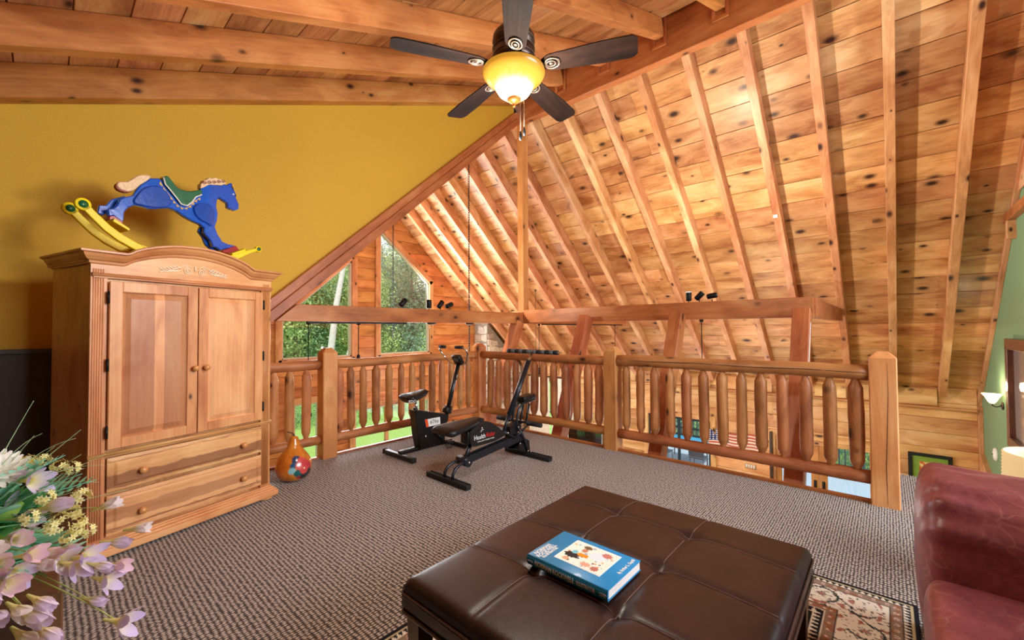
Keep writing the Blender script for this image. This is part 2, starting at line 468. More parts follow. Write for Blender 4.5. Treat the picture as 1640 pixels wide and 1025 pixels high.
# left slope beyond the loft
A2 = Vector((5.30, 0, ZR - SR * (2 * 5.31 - 5.30))) + ML * 0.15
A2 = Vector((5.31, 0, 4.80 + 0.10)) + ML * 0.10
B2 = A2 + DL * 7.0
roof2 = struct('ceiling', MB().box((0, 0, 0), (7.0, 5.1, 0.06)).mesh('roof_slab', M_GAPSHADE), frame(A2 + ML * 0.055 + Vector((0, 7.10, 0)), B2 + ML * 0.055 + Vector((0, 7.10, 0)), ML))
for i in range(26):
    c = A2 + DL * (0.27 * (i + 0.5)) + ML * 0.011
    for y0, y1 in ((4.56, 7.0), (7.0, 9.6)):
        board('plank', c + Vector((0, y0, 0)), c + Vector((0, y1, 0)), 0.267, 0.02, ML, M_ROOF, roof2, 0.003)
for k in range(8):
    y = 5.0 + 0.637 * k
    board('rafter', A2 - ML * 0.075 + Vector((0, y, 0)) + DL * .08, B2 - ML * 0.075 + Vector((0, y, 0)), 0.095, 0.15, ML, M_RAFT, roof2)

# loft (shed dormer) ceiling climbing to the ridge
SD = 0.396; ZD = 3.013                          # underside of its beams: z = ZD + SD*X
ND = Vector((-SD, 0, 1)).normalized(); DD = Vector((1, 0, SD)).normalized()
A3 = Vector((-2.65, 0, ZD - SD * 2.65)) + ND * 0.225; B3 = Vector((5.30, 0, ZD + SD * 5.30)) + ND * 0.225
LD = (B3 - A3).length
ceil = struct('ceiling', MB().box((0, 0, 0), (LD + .1, 9.2, 0.06)).mesh('dormer_slab', M_GAPSHADE), frame(A3 + ND * 0.055 + Vector((0, -.045, 0)), B3 + ND * 0.055 + Vector((0, -.045, 0)), ND))  # slab stretched past its boards, unseen, to keep sun off the loft
nr = 31; rw = LD / nr
for i in range(nr):
    c = A3 + DD * (rw * (i + 0.5)) + ND * 0.011
    js = [-1.19] + [random.choice((0.55, 1.33, 2.1)), random.choice((2.85, 3.6))] + [4.5]
    for y0, y1 in zip(js, js[1:]):
        board('plank', c + Vector((0, y0 + .001, 0)), c + Vector((0, y1 - .001, 0)), rw - 0.007, 0.02, ND, M_LOFTB, ceil, 0.003)
for y0, y1 in ((4.38, 4.515), (3.605, 3.71), (2.865, 2.97), (2.05, 2.165), (1.325, 1.435), (0.57, 0.68), (-0.18, -0.07), (-0.93, -0.82)):
    y = (y0 + y1) / 2
    a = Vector((-2.6, y, ZD - SD * 2.6)) + ND * 0.112; b = Vector((5.245, y, ZD + SD * 5.245)) + ND * 0.112
    board('ceiling_beam', a, b, y1 - y0, 0.225, ND, M_LOFTR, ceil, 0.006)
# notched hanger blocks where the beams meet the ridge
for y in (3.66, 2.92, 2.11, 1.38, 0.625, -0.12):
    for s in (-1, 1):
        board('hanger_strip', (5.226, y + s * 0.075, 4.99), (5.226, y + s * 0.075, 5.32), 0.035, 0.02, (1, 0, 0), M_BEAM, ceil, 0.002)
    board('hanger_strip', (5.226, y - 0.09, 4.985), (5.226, y + 0.09, 4.985), 0.035, 0.02, (1, 0, 0), M_BEAM, ceil, 0.002)

# yellow wall: polygon under the dormer ceiling and left of the gable rafter
zc = lambda x: ZD + SD * x + 0.12
poly = [(-2.6, -0.3), (1.30, -0.3), (1.30, 1.38), (5.12, 4.90), (5.12, zc(5.12)), (-2.6, zc(-2.6))]
wy = struct('wall_back', MB().prism(poly, 4.52, 4.64).mesh('wall_back', M_YELLOW))
wy['label'] = 'mustard yellow loft wall'
board('wainscot_panel', (-2.6, 4.512, 0.60), (0.9, 4.512, 0.60), 1.20, 0.014, (0, -1, 0), M_DARKBR, wy)
board('chair_rail', (-2.6, 4.50, 1.215), (0.9, 4.50, 1.215), 0.035, 0.03, (0, -1, 0), plain('slate_rail', (62, 58, 60), 0.4), wy)
# unseen left and near walls, added to keep light off the wardrobe's side
struct('blocking_wall_near', MB().prism([(-2.6, -0.3), (0.95, -0.3), (0.95, 3.58), (-2.6, 2.17)], -1.33, -1.21).mesh('blocking_wall_near', M_YELLOW))
struct('blocking_wall_left', MB().box((-2.66, 0.1, 1.0), (0.1, 9.0, 2.6)).mesh('blocking_wall_left', M_DARKBR))  # added light block, dark so that it bounces little

# green end wall at the near side of the great room
gp = [(5.4, -3.0), (10.74, -3.0), (10.74, ZR - SR * 10.74 + .2), (5.4, ZR - SR * 5.4 + .2)]
wg = struct('wall_right', MB().prism(gp, -1.31, -1.19).mesh('wall_right', M_GREEN))
wg['label'] = 'sage green end wall'
a = Vector((7.0, -1.165, ZR - SR * 7.0)) + NR * 0.10; b = Vector((10.74, -1.165, ZR - SR * 10.74)) + NR * 0.10
board('rake_trim', a, b, 0.05, 0.09, NR, M_RAFT, wg)
board('corner_trim', (10.655, -1.16, -3.0), (10.655, -1.16, -0.02), 0.07, 0.06, (0, 1, 0), M_RAFT, wg)
board('header_board', (5.4, -1.155, 2.70), (8.07, -1.155, 2.70), 0.07, 0.11, (0, 0, 1), M_BEAM, wg)
for k in range(7):
    z = 3.06 + 0.27 * k; x1 = 8.07 - (z - 2.62) / SR * 0.98
    board('plank', (5.4, -1.175, z), (x1 + .1, -1.175, z), 0.266, 0.02, (0, 1, 0), M_ROOF, wg)
board('jamb_trim', (7.86, -1.16, 2.42), (7.86, -1.16, 2.64), 0.10, 0.09, (0, 1, 0), M_RAFT, wg)
cp = [(10.62, -0.80), (9.68, -1.02), (9.68, -3.0), (10.62, -3.0)]
MB().prism(cp, -1.19, -1.13).build('stringer_board', M_WALLW, wg, Matrix.Identity(4))

# eave wall of the great room (X = 10.7) with its openings
EX = 10.70
OPEN = [(3.20, 4.75, -3.0, -0.88), (0.20, 1.86, -3.0, -0.99), (7.1, 8.7, -2.3, -0.25)]   # y0,y1,z0,z1
def strip_pieces(a, b, cuts):
    segs = [(a, b)]
    for c0, c1 in cuts:
        ns = []
        for s0, s1 in segs:
            if c1 <= s0 or c0 >= s1: ns.append((s0, s1)); continue
            if c0 > s0: ns.append((s0, c0))
            if c1 < s1: ns.append((c1, s1))
        segs = ns
    return [s for s in segs if s[1] - s[0] > 0.03]
def backing(parts): 
    b = MB()
    for lo, hi in parts: b.box(((lo[0] + hi[0]) / 2, (lo[1] + hi[1]) / 2, (lo[2] + hi[2]) / 2), (hi[0] - lo[0], hi[1] - lo[1], hi[2] - lo[2]))
    return b
zs = sorted({-3.0, 0.30, -0.88, -0.99, -2.3, -0.25}); bl = []
for z0, z1 in zip(zs, zs[1:]):
    zm = (z0 + z1) / 2
    for s0, s1 in strip_pieces(-1.19, 9.6, [(o[0], o[1]) for o in OPEN if o[2] < zm < o[3]]):
        bl.append(((EX + .02, s0, z0), (EX + .14, s1, z1)))
we = struct('wall_front', backing(bl).mesh('wall_front', M_WALLW)); we['label'] = 'pine boarded eave wall of the great room'
z = -3.0; row = 0
while z < 0.2:
    z1 = z + 0.272; zm = (z + z1) / 2
    for s0, s1 in strip_pieces(-1.13, 9.58, [(o[0] - .0, o[1] + .0) for o in OPEN if o[2] < zm < o[3]]):
        js = joints(s0, s1, 0.31, 1.6, 3.4, -1.19 + 0.15 * (row % 3))
        for a_, b_ in zip(js, js[1:]):
            board('plank', (EX + .01, a_ + .001, zm), (EX + .01, b_ - .001, zm), 0.265, 0.02, (-1, 0, 0), M_WALLW, we, 0.004)
    z = z1; row += 1
# eave blocking boards between the rafter feet and the top trim
for y in RAFY[:-1]:
    if y + .57 > 9.5: continue
    board('eave_block', (10.665, y + 0.055, 0.085), (10.665, y + 0.565, 0.085), 0.30, 0.03, (-1, 0, 0), M_WALLW, we, 0.003)
board('eave_ledge', (10.62, -1.12, -0.09), (10.62, 9.5, -0.09), 0.08, 0.035, (0, 0, 1), M_RAFT, we)

# gable window wall (Y = 9.6)
GY = 9.60
WINS = [ [(3.35, 0.72), (4.92, 0.72), (4.92, 3.05), (3.35, 1.62)],
         [(5.67, 0.72), (7.21, 0.72), (7.21, 2.66), (5.67, 3.93)],
         [(5.00, -2.85), (7.21, -2.85), (7.21, -0.56), (5.00, -0.56)],
         [(3.60, -2.60), (4.16, -2.60), (4.16, -0.25), (3.60, -0.25)],
         [(0.9, 0.1), (2.35, 0.1), (2.35, 1.1), (0.9, 0.1)] ]
WINS = WINS[:4]
def xspan(P, z):
    xs = []
    for i in range(len(P)):
        (x0, z0), (x1, z1) = P[i], P[(i + 1) % len(P)]
        if (z0 - z) * (z1 - z) < 0: xs.append(x0 + (x1 - x0) * (z - z0) / (z1 - z0))
    return (min(xs), max(xs)) if len(xs) >= 2 else None
gw = struct('wall_far', MB().mesh('wall_far', M_GABLE)); gw['label'] = 'pine boarded gable wall with tall windows'
bl = []; bk = MB(); z = -3.0; row = 0
while z < 5.0:
    z1 = z + 0.28; zm = z + 0.14
    lim0 = max(-1.6, 5.31 - (4.98 - z) / SR); lim1 = min(10.72, (ZR + .26 - z) / SR)
    cuts = [(c[0] - .0, c[1] + .0) for c in ((min(q[0] for q in cc), max(q[1] for q in cc)) for cc in ([s_ for s_ in (xspan(P, z + .01), xspan(P, zm), xspan(P, z1 - .01)) if s_] for P in WINS) if cc)]
    for s0, s1 in strip_pieces(lim0, lim1, cuts):
        bk.box(((s0 + s1) / 2, GY + .09, zm), (s1 - s0, .12, .28))
        js = joints(s0, s1, 0.4, 1.8, 3.4, 0.2 * (row % 2))
        for a_, b_ in zip(js, js[1:]):
            board('plank', (a_ + .001, GY + .01, zm), (b_ - .001, GY + .01, zm), 0.273, 0.02, (0, -1, 0), M_GABLE, gw, 0.004)
    z = z1; row += 1
bk.build('wall_core', M_GABLE, gw, Matrix.Identity(4))
M_FRAMEW = plain('window_sash', (206, 196, 180), 0.4)
for i, P in enumerate(WINS):
    w = struct('window_%d' % (i + 1))
    n = len(P); cx = sum(p[0] for p in P) / n; cz = sum(p[1] for p in P) / n
    for k in range(n):
        (x0, z0), (x1, z1) = P[k], P[(k + 1) % n]
        d = Vector((x1 - x0, 0, z1 - z0)).normalized(); o = Vector((d.z, 0, -d.x))
        if o.dot(Vector((x0 - cx, 0, z0 - cz))) < 0: o = -o
        a = Vector((x0, GY - 0.025, z0)) + o * 0.062 - d * 0.06; b = Vector((x1, GY - 0.025, z1)) + o * 0.062 + d * 0.06
        board('window_trim', a, b, 0.135, 0.045, (0, -1, 0), M_RAFT, w)
        a = Vector((x0, GY + 0.05, z0)) - o * 0.02; b = Vector((x1, GY + 0.05, z1)) - o * 0.02
        board('sash', a, b, 0.045, 0.10, (0, -1, 0), M_FRAMEW, w)
    MB().prism(P, GY + 0.055, GY + 0.062).build('pane', M_GLASS, w, Matrix.Identity(4))
    if i == 2: board('mullion', (5.88, GY + 0.03, -2.85), (5.88, GY + 0.03, -0.56), 0.09, 0.08, (0, -1, 0), M_RAFT, w)
# eave windows and doors
M_TEAL = plain('dark_teal_frame', (24, 52, 66), 0.4)
for i, (y0, y1, z0, z1) in enumerate(OPEN):
    w = struct(('window_5', 'door_1', 'window_6')[i])
    for p, q in (((y0 - .06, z0), (y0 - .06, z1 + .12)), ((y1 + .06, z0), (y1 + .06, z1 + .12)), ((y0 - .12, z1 + .06), (y1 + .12, z1 + .06))):
        board('casing', (EX - .02, p[0], p[1]), (EX - .02, q[0], q[1]), 0.12, 0.04, (-1, 0, 0), M_WALLW, w)
    MB().box((EX + .08, (y0 + y1) / 2, (z0 + z1) / 2), (0.006, y1 - y0, z1 - z0)).build('pane', M_GLASS, w, Matrix.Identity(4))
    fm = M_TEAL if i == 0 else (M_POST if i == 1 else M_WHITEP)
    fw = 0.06 if i != 1 else 0.10
    ys = [y0 + fw / 2, y1 - fw / 2] + ([(y0 + y1) / 2] if i != 1 else [1.03, 1.17])
    for y in ys: board('door_stile' if i == 1 else 'mullion', (EX + .06, y, z0), (EX + .06, y, z1), 0.135 if (i == 1 and y in (1.03, 1.17)) else fw, 0.05, (-1, 0, 0), fm, w)
    for zz in ([z1 - .04, z0 + .06] + ([-1.15, -1.32] if i == 0 else []) + ([(z0 + z1) / 2] if i == 2 else [])):
        board('door_rail' if i == 1 else 'glazing_bar', (EX + .06, y0, zz), (EX + .06, y1, zz), fw if i else 0.05, 0.045, (-1, 0, 0), fm, w)
    if i == 1:
        for y in (1.03, 1.17):
            b = MB(); b.rbox((EX + .025, y, -1.95), (0.012, 0.05, 0.26), 0.005, 2); b.tube([(EX + .02, y, -1.98), (EX - .04, y, -1.98), (EX - .04, y + .08, -1.98)], 0.01, 8)
            b.build('door_handle', M_IRON, w, Matrix.Identity(4))
board('open_door_leaf', (10.62, 1.93, -3.0), (10.62, 1.93, -0.92), 0.15, 0.045, (0, 1, 0), M_DARKBR, bpy.data.objects['door_1'])
# ================================================================== TIMBER FRAME
Z0, Z1 = 1.445, 1.645
def timber(name, label, p0, p1, w, t, up, mat=M_BEAM, cat='beam', ch=0.006):
    return tag(board(name, p0, p1, w, t, up, mat, None, ch), label, cat)
timber('ridge_beam', 'long red-brown ridge beam where the loft ceiling meets the tall roof slope', (5.305, -1.19, 5.13), (5.305, 9.56, 5.13), 0.125, 0.66, (0, 0, 1))
GR = Vector((1, 0, 0.893)).normalized(); GN = Vector((-0.893, 0, 1)).normalized()
g0 = Vector((0.85, 4.48, 1.435 + 0.893 * (0.85 - 1.477))); g1 = Vector((5.22, 4.48, 1.435 + 0.893 * (5.22 - 1.477)))
timber('gable_rafter', 'sloping red-brown beam along the edge of the mustard yellow wall', g0 + GN * .048, g1 + GN * .048 - GR * .05, 0.07, 0.094, GN)
timber('gable_rafter_board', 'upper sloping trim board laid on the sloping beam beside the yellow wall', g0 + GN * .141 + Vector((0, -.008, 0)), g1 + GN * .141 - GR * .05 + Vector((0, -.008, 0)), 0.055, 0.086, GN, cat='board')
tb = MB().prism([(1.50, 1.445), (8.85, 1.445), (8.85, 1.62), (1.70, 1.62)], -0.06, 0.10, None, 0, 0.005)
tag(tb.build('tie_beam', M_BEAM, None, T(0, 4.50, 0)), 'horizontal tie beam over the left railing running across to the roof slope', 'beam')
timber('tie_beam', 'horizontal tie beam above the right railing with three spotlights on top', (5.30, 0.56, 1.562), (5.30, 4.43, 1.562), 0.14, 0.21, (0, 0, 1))
timber('tie_beam', 'short tie beam end reaching from the right-hand corner to the roof rafter', (5.37, 0.60, 1.562), (8.95, 0.60, 1.562), 0.10, 0.205, (0, 0, 1))
timber('king_post', 'slender upright post rising from the beam corner to the ridge', (5.31, 4.50, 1.63), (5.31, 4.50, 4.80), 0.14, 0.12, (0, 1, 0), M_POST, 'post')
for y, lab in ((0.64, 'leaning timber strut under the right-hand end of the beam, with a white cord'), (1.90, 'leaning timber strut under the beam below the spotlights'), (3.20, 'leaning timber strut under the beam above the middle of the far railing'), (4.50, 'leaning timber strut under the corner where the beams meet')):
    timber('leaning_strut', lab, (5.16, y, 1.47 if y > 4 else 1.52), (4.37, y, -0.30), 0.17, 0.15, (0, 1, 0), cat='strut')
c = MB(); c.tube([(4.93, 0.548, 1.40), (4.83, 0.552, 1.1), (4.72, 0.55, 0.9), (4.58, 0.55, 0.5), (4.41, 0.55, 0.14), (4.36, 0.55, -0.2)], 0.004, 6)
tag(c.build('power_cord', M_WHITEP), 'thin white cord running down the leaning right-hand strut', 'cord')

# ================================================================== LOG RAILINGS
def log_obj(name, p0, p1, r, parent, ends='flat', seed=0, mat=None):
    p0, p1 = Vector(p0), Vector(p1); L = (p1 - p0).length; rnd = random.Random(seed); n = max(10, int(L / 0.09)); seg = 14
    ph = rnd.random() * 20; vs = []; fs = []
    knots = [(rnd.uniform(-L * .42, L * .42), rnd.uniform(0, 2 * PI), rnd.uniform(.5, 1)) for _ in range(max(2, int(L * 5)))]
    xs = [-L / 2 + L * i / n for i in range(n + 1)]
    if ends == 'pencil': xs = sorted(set([-L / 2, -L / 2 + .075, L / 2 - .075, L / 2] + [x for x in xs if abs(x) < L / 2 - .09]))
    for x in xs:
        rr = r * (1 + 0.09 * noise.noise(Vector((x * 2.2 + ph, 1.3, 0)))) + r * 0.06 * noise.noise(Vector((x * 9 + ph, 5, 1)))
        cy = r * 0.16 * noise.noise(Vector((x * 1.7 + ph, 7, 3))); cz = r * 0.16 * noise.noise(Vector((x * 1.7 + ph, 9, 5)))
        if ends == 'pencil' and abs(abs(x) - L / 2) < 1e-6: rr = r * 0.36
        for k in range(seg):
            a = 2 * PI * k / seg; q = rr
            if ends != 'pencil' or abs(x) < L / 2 - .08:
                q *= 1 + 0.05 * noise.noise(Vector((math.cos(a) * 1.5, math.sin(a) * 1.5, x * 3 + ph)))
                for kx, ka, ks in knots:
                    d2 = ((x - kx) / 0.035) ** 2 + (math.atan2(math.sin(a - ka), math.cos(a - ka)) / 0.35) ** 2
                    if d2 < 4: q += r * 0.10 * ks * math.exp(-d2)
            vs.append((x, cy + q * math.cos(a), cz + q * math.sin(a)))
    m = len(xs)
    fs = [(i * seg + k, i * seg + (k + 1) % seg, (i + 1) * seg + (k + 1) % seg, (i + 1) * seg + k) for i in range(m - 1) for k in range(seg)]
    b = MB()
    if ends == 'pencil':
        b.add(vs, fs[:seg] , 0, False); b2 = fs[seg:-seg]; b.v = []; b.f = []; b.m = []; b.sm = []
        b.add(vs, b2, 0, True)
        for f in fs[:seg] + fs[-seg:]: b.f.append(f); b.m.append(0); b.sm.append(False)
    else: b.add(vs, fs, 0, True)
    b.f.append(tuple(reversed(range(seg)))); b.m.append(0); b.sm.append(False)
    b.f.append(tuple((m - 1) * seg + k for k in range(seg))); b.m.append(0); b.sm.append(False)
    up = (0, 0, 1) if abs((p1 - p0).normalized().z) < .9 else (0, 1, 0)
    return link(name, b.mesh(name, mat or M_LOG), parent, frame(p0, p1, up))

def post_obj(x, y, w, z0, z1, parent, rot=0.0):
    # local X is up so the grain runs up the post
    L = z1 - z0; h = w / 2; c = 0.008; t = 0.05
    def ring(z, hh, cc): return [(z, -hh, -hh + cc), (z, -hh + cc, -hh), (z, hh - cc, -hh), (z, hh, -hh + cc), (z, hh, hh - cc), (z, hh - cc, hh), (z, -hh + cc, hh), (z, -hh, hh - cc)]
    vs = ring(-L / 2, h, c) + ring(L / 2 - t, h, c) + ring(L / 2 - .004, h * .45, c * .5) + ring(L / 2, h * .38, c * .5)
    fs = [(r * 8 + i, r * 8 + (i + 1) % 8, (r + 1) * 8 + (i + 1) % 8, (r + 1) * 8 + i) for r in range(3) for i in range(8)] + [tuple(reversed(range(8))), tuple(range(24, 32))]
    me = MB().add(vs, fs).mesh('post', M_POST)
    return link('post', me, parent, T(x, y, (z0 + z1) / 2) @ RZ(rot) @ frame((0, 0, -1), (0, 0, 1), (0, 1, 0)))

rl = thing('log_railing', 'peeled log railing on the left, between the wardrobe and the far loft corner', 'railing', (4.28, 4.50, 0))
post_obj(2.03, 4.485, 0.155, 0.0, 1.165, rl); post_obj(4.29, 4.50, 0.15, -0.1, 1.15, rl)
log_obj('top_rail', (1.0, 4.50, 0.985), (1.955, 4.50, 0.985), 0.053, rl, seed=3); log_obj('bottom_rail', (1.0, 4.50, 0.19), (1.955, 4.50, 0.19), 0.048, rl, seed=4)
log_obj('top_rail', (2.105, 4.50, 0.985), (4.22, 4.50, 0.985), 0.052, rl, seed=5); log_obj('bottom_rail', (2.105, 4.50, 0.19), (4.22, 4.50, 0.19), 0.05, rl, seed=6)
for k, x in enumerate((1.19, 1.345, 1.50, 1.65, 1.815, 2.165, 2.30, 2.45, 2.612, 2.785, 2.955, 3.112, 3.268, 3.427, 3.59, 3.75, 3.91, 4.07)):
    log_obj('baluster', (x, 4.50, 0.225), (x, 4.50, 0.95), random.uniform(0.039, 0.048), rl, 'pencil', 20 + k)
rr = thing('log_railing', 'peeled log railing on the right, from far corner to big square end post', 'railing', (4.28, 0.03, 0))
post_obj(4.29, 0.03, 0.165, 0.0, 1.165, rr); post_obj(4.29, 2.32, 0.155, -0.02, 1.15, rr)
log_obj('top_rail', (4.28, 0.115, 0.998), (4.28, 2.24, 0.998), 0.062, rr, seed=7); log_obj('bottom_rail', (4.28, 0.115, 0.19), (4.28, 2.24, 0.19), 0.052, rr, seed=8)
log_obj('top_rail', (4.28, 2.40, 0.985), (4.28, 4.42, 0.985), 0.055, rr, seed=9); log_obj('bottom_rail', (4.28, 2.40, 0.19), (4.28, 4.42, 0.19), 0.05, rr, seed=10)
M_CRACK = plain('crack_shadow_gap', (52, 26, 14), .95)
_post = [o for o in rr.children if o.name.startswith('post')][0]
_c = MB(); _c.tube([(4.2072, .018, .02), (4.2070, .022, .30), (4.2072, .012, .55), (4.2074, .002, .85), (4.2074, .004, 1.08)], [.0008, .0022, .0018, .0014, .0006], 4); _c.build('crack', M_CRACK, _post, Matrix.Identity(4))
_rail = [o for o in rr.children if o.name.startswith('top_rail')][0]
_c = MB(); _c.tube([(4.2195 + .0, .13, .998), (4.2185, .5, 1.006), (4.2180, .9, 1.000), (4.2180, 1.4, 1.010), (4.2185, 1.9, 1.004), (4.2195, 2.2, 1.008)], [.0022, .003, .0025, .003, .0025, .002], 5); _c.build('crack', M_CRACK, _rail, Matrix.Identity(4))
for k, y in enumerate((4.25, 4.09, 3.93, 3.77, 3.61, 3.45, 3.295, 3.135, 2.955, 2.79, 2.635, 2.49, 2.15, 1.985, 1.83, 1.665, 1.50, 1.337, 1.17, 1.008, 0.85, 0.686, 0.521, 0.358, 0.195)):
    log_obj('baluster', (4.28, y, 0.225), (4.28, y, 0.95), random.uniform(0.043, 0.052), rr, 'pencil', 60 + k)
# ================================================================== ARMOIRE (wardrobe)
M_ARM = wood('honey_pine_armoire', (232, 180, 124), (216, 154, 98), (182, 114, 66), 0.45, 0.42, 0.2, 0.03)
M_ARMP = wood('stave_pine_armoire', (240, 194, 140), (228, 170, 114), (196, 130, 80), 0.4, 0.38, 0.3, 0.03, streak=0.55)
M_ARMW = plain('pale_carved_wood', (252, 232, 204), 0.5)
M_KNOB = plain('turned_knob_wood', (212, 146, 84), 0.35, coat=0.3)
AM = T(0.1728, 3.4672, 0) @ RZ(0.26037)
ar = tag(link('wardrobe', None, None, AM), 'honey pine wardrobe with arched carved top, two doors and two drawers', 'wardrobe')
W, D = 1.093, 0.56
VX = Matrix(((0, 1, 0, 0), (0, 0, 1, 0), (1, 0, 0, 0), (0, 0, 0, 1)))       # local X -> up, Y -> x, Z -> y
def apart(name, x0, x1, y0, y1, z0, z1, mat, parent=ar, vertical=True, ch=0.003):
    """wardrobe-frame box as a part; grain vertical or along x"""
    cx, cy, cz = (x0 + x1) / 2, (y0 + y1) / 2, (z0 + z1) / 2
    if vertical:
        M = AM @ T(cx, cy, cz) @ VX; size = (z1 - z0, x1 - x0, y1 - y0)
    else:
        M = AM @ T(cx, cy, cz); size = (x1 - x0, y1 - y0, z1 - z0)
    return MB().box((0, 0, 0), size, None, 0, ch).build(name, mat, parent, M)
apart('side_panel', 0.0, 0.02, 0.02, D, 0.10, 1.75, M_ARM); apart('side_panel', W - .02, W, 0.02, D, 0.10, 1.75, M_ARM)
apart('back_panel', 0.02, W - .02, D - .012, D - .002, 0.10, 1.75, M_ARM)
apart('top_board', -0.02, W + .02, 0.03, D + .03, 1.765, 1.795, M_ARM, vertical=False)
apart('carcass', 0.02, W - .02, 0.022, D - .014, 0.10, 1.70, M_ARM)
# fluted stiles
for x0 in (0.0, W - 0.078):
    b = MB(); b.box((0, 0, 0), (1.65, 0.078, 0.02), None, 0, 0.002)
    for k in range(5): b.tube([(-0.80, -0.026 + k * .011, -0.011), (0.80, -0.026 + k * .011, -0.011)], 0.0038, 6)
    b.build('fluted_stile', M_ARM, ar, AM @ T(x0 + 0.039, 0.011, 0.925) @ VX)
# raised-panel doors
def door(x0, x1, z0, z1, kx, side):
    w, h = x1 - x0, z1 - z0; fr = 0.062
    b = MB()
    for c, s in (((0, -w / 2 + fr / 2, 0), (h, fr, .022)), ((0, w / 2 - fr / 2, 0), (h, fr, .022))): b.box(c, s, None, 0, .003)
    for c, s in (((h / 2 - fr / 2, 0, 0), (fr, w - 2 * fr, .022)), ((-h / 2 + fr / 2, 0, 0), (fr, w - 2 * fr, .022))): b.box(c, s, None, 0, .003)
    M = AM @ T((x0 + x1) / 2, -0.012, (z0 + z1) / 2) @ VX
    d = b.build('door', M_ARM, ar, M)
    # panel with bevelled field
    hh, ww = h / 2 - fr, w / 2 - fr; i1, i2 = 0.008, 0.040
    rings = [(hh, ww, -0.002), (hh - i1, ww - i1, 0.004), (hh - i1, ww - i1, 0.004), (hh - i2, ww - i2, -0.009)]
    vs = [v for a, c, zz in rings for v in ((-a, -c, zz), (a, -c, zz), (a, c, zz), (-a, c, zz))]
    fs = [(r * 4 + i, r * 4 + (i + 1) % 4, (r + 1) * 4 + (i + 1) % 4, (r + 1) * 4 + i) for r in range(3) for i in range(4)] + [(12, 13, 14, 15)]
    MB().add(vs, fs).build('raised_panel', M_ARMP, d, M)
    kn = MB().lathe([(0.0, 0.0), (.008, 0.0), (.008, .012), (.017, .018), (.021, .028), (.018, .038), (.008, .044), (0.0, .045)], 16)
    kn.build('knob', M_KNOB, d, AM @ T(kx, -0.022, 1.095) @ Matrix.Rotation(PI / 2, 4, 'X'))
    for zz in ((1.557, 1.151, .75)):
        hb = MB(); hb.tube([(0, 0, -.032), (0, 0, .032)], 0.0065, 10); hb.box((side * -.008, .004, 0), (.016, .004, .05))
        hb.lathe([(0, -.04), (.005, -.037), (.0065, -.032)], 8); hb.lathe([(.0065, .032), (.005, .037), (0, .04)], 8)
        hb.build('hinge', M_IRON, d, AM @ T(x0 - .006 if side < 0 else x1 + .006, -0.022, zz))
door(0.080, 0.552, 0.645, 1.655, 0.530, -1)
door(0.558, 1.014, 0.645, 1.655, 0.600, 1)
for (z0, z1, zk) in ((0.392, 0.592, 0.483), (0.132, 0.368, 0.232)):
    x0, x1 = 0.082, 1.013; w, h = x1 - x0, z1 - z0; M = AM @ T((x0 + x1) / 2, -0.01, (z0 + z1) / 2)
    rings = [(w / 2, h / 2, 0.012), (w / 2, h / 2, -0.004), (w / 2 - .028, h / 2 - .022, -0.007), (w / 2 - .033, h / 2 - .027, -0.003), (w / 2 - .045, h / 2 - .038, -.010)]
    vs = [v for a, c, yy in rings for v in ((-a, yy, -c), (a, yy, -c), (a, yy, c), (-a, yy, c))]
    fs = [(r * 4 + i, r * 4 + (i + 1) % 4, (r + 1) * 4 + (i + 1) % 4, (r + 1) * 4 + i) for r in range(4) for i in range(4)] + [(16, 17, 18, 19)]
    d = MB().add(vs, fs).build('drawer', wood('drawer_front_wood_%d' % int(zk * 100), (240, 192, 136), (226, 168, 112), (180, 118, 74), 0.3, 0.38, 0.3, 0.03, heart=[(-.085, -.005, .8), (.075, .09, .5)] if zk > .4 else [(-.045, .03, .5), (-.10, -.075, .6)]), ar, M)
    for kx in (0.247, 0.866):
        kn = MB().lathe([(0.0, 0.0), (.008, 0.0), (.008, .012), (.018, .018), (.022, .028), (.019, .038), (.008, .044), (0.0, .045)], 16)
        kn.build('knob', M_KNOB, d, AM @ T(kx, -0.018, zk) @ Matrix.Rotation(PI / 2, 4, 'X'))
# mouldings
def hmould(name, x0, x1, z, r, y=-0.004):
    b = MB(); b.tube([(x0 - (x0 + x1) / 2, 0, 0), (x1 - (x0 + x1) / 2, 0, 0)], r, 12); b.box((0, .004, -r * .9), (x1 - x0 - .01, .02, .012), None, 0, .002)
    return b.build(name, M_ARM, ar, AM @ T((x0 + x1) / 2, y, z))
hmould('waist_moulding', -0.006, W + .006, 0.617, 0.012)
hmould('dowel_moulding', 0.004, W + .003, 1.690, 0.0125)
# base with stepped profile and bun feet
b = MB()
for (e, z0, z1) in ((0.050, .018, .060), (0.040, .060, .078), (0.022, .078, .092), (0.010, .092, .104)):
    b.box((0, e * -.0, (z0 + z1) / 2), (W + 2 * e, D + 1.4 * e, z1 - z0), None, 0, .005)
b.build('base_moulding', M_ARM, ar, AM @ T(W / 2, D / 2 - .004, 0))
for x, y in ((.03, .0), (W - .03, .0), (.03, D - .05), (W - .03, D - .05)):
    MB().lathe([(0, 0), (.038, 0), (.05, .006), (.052, .012), (.045, .018), (0, .019)], 20).build('bun_foot', M_ARM, ar, AM @ T(x, y + .01, 0))
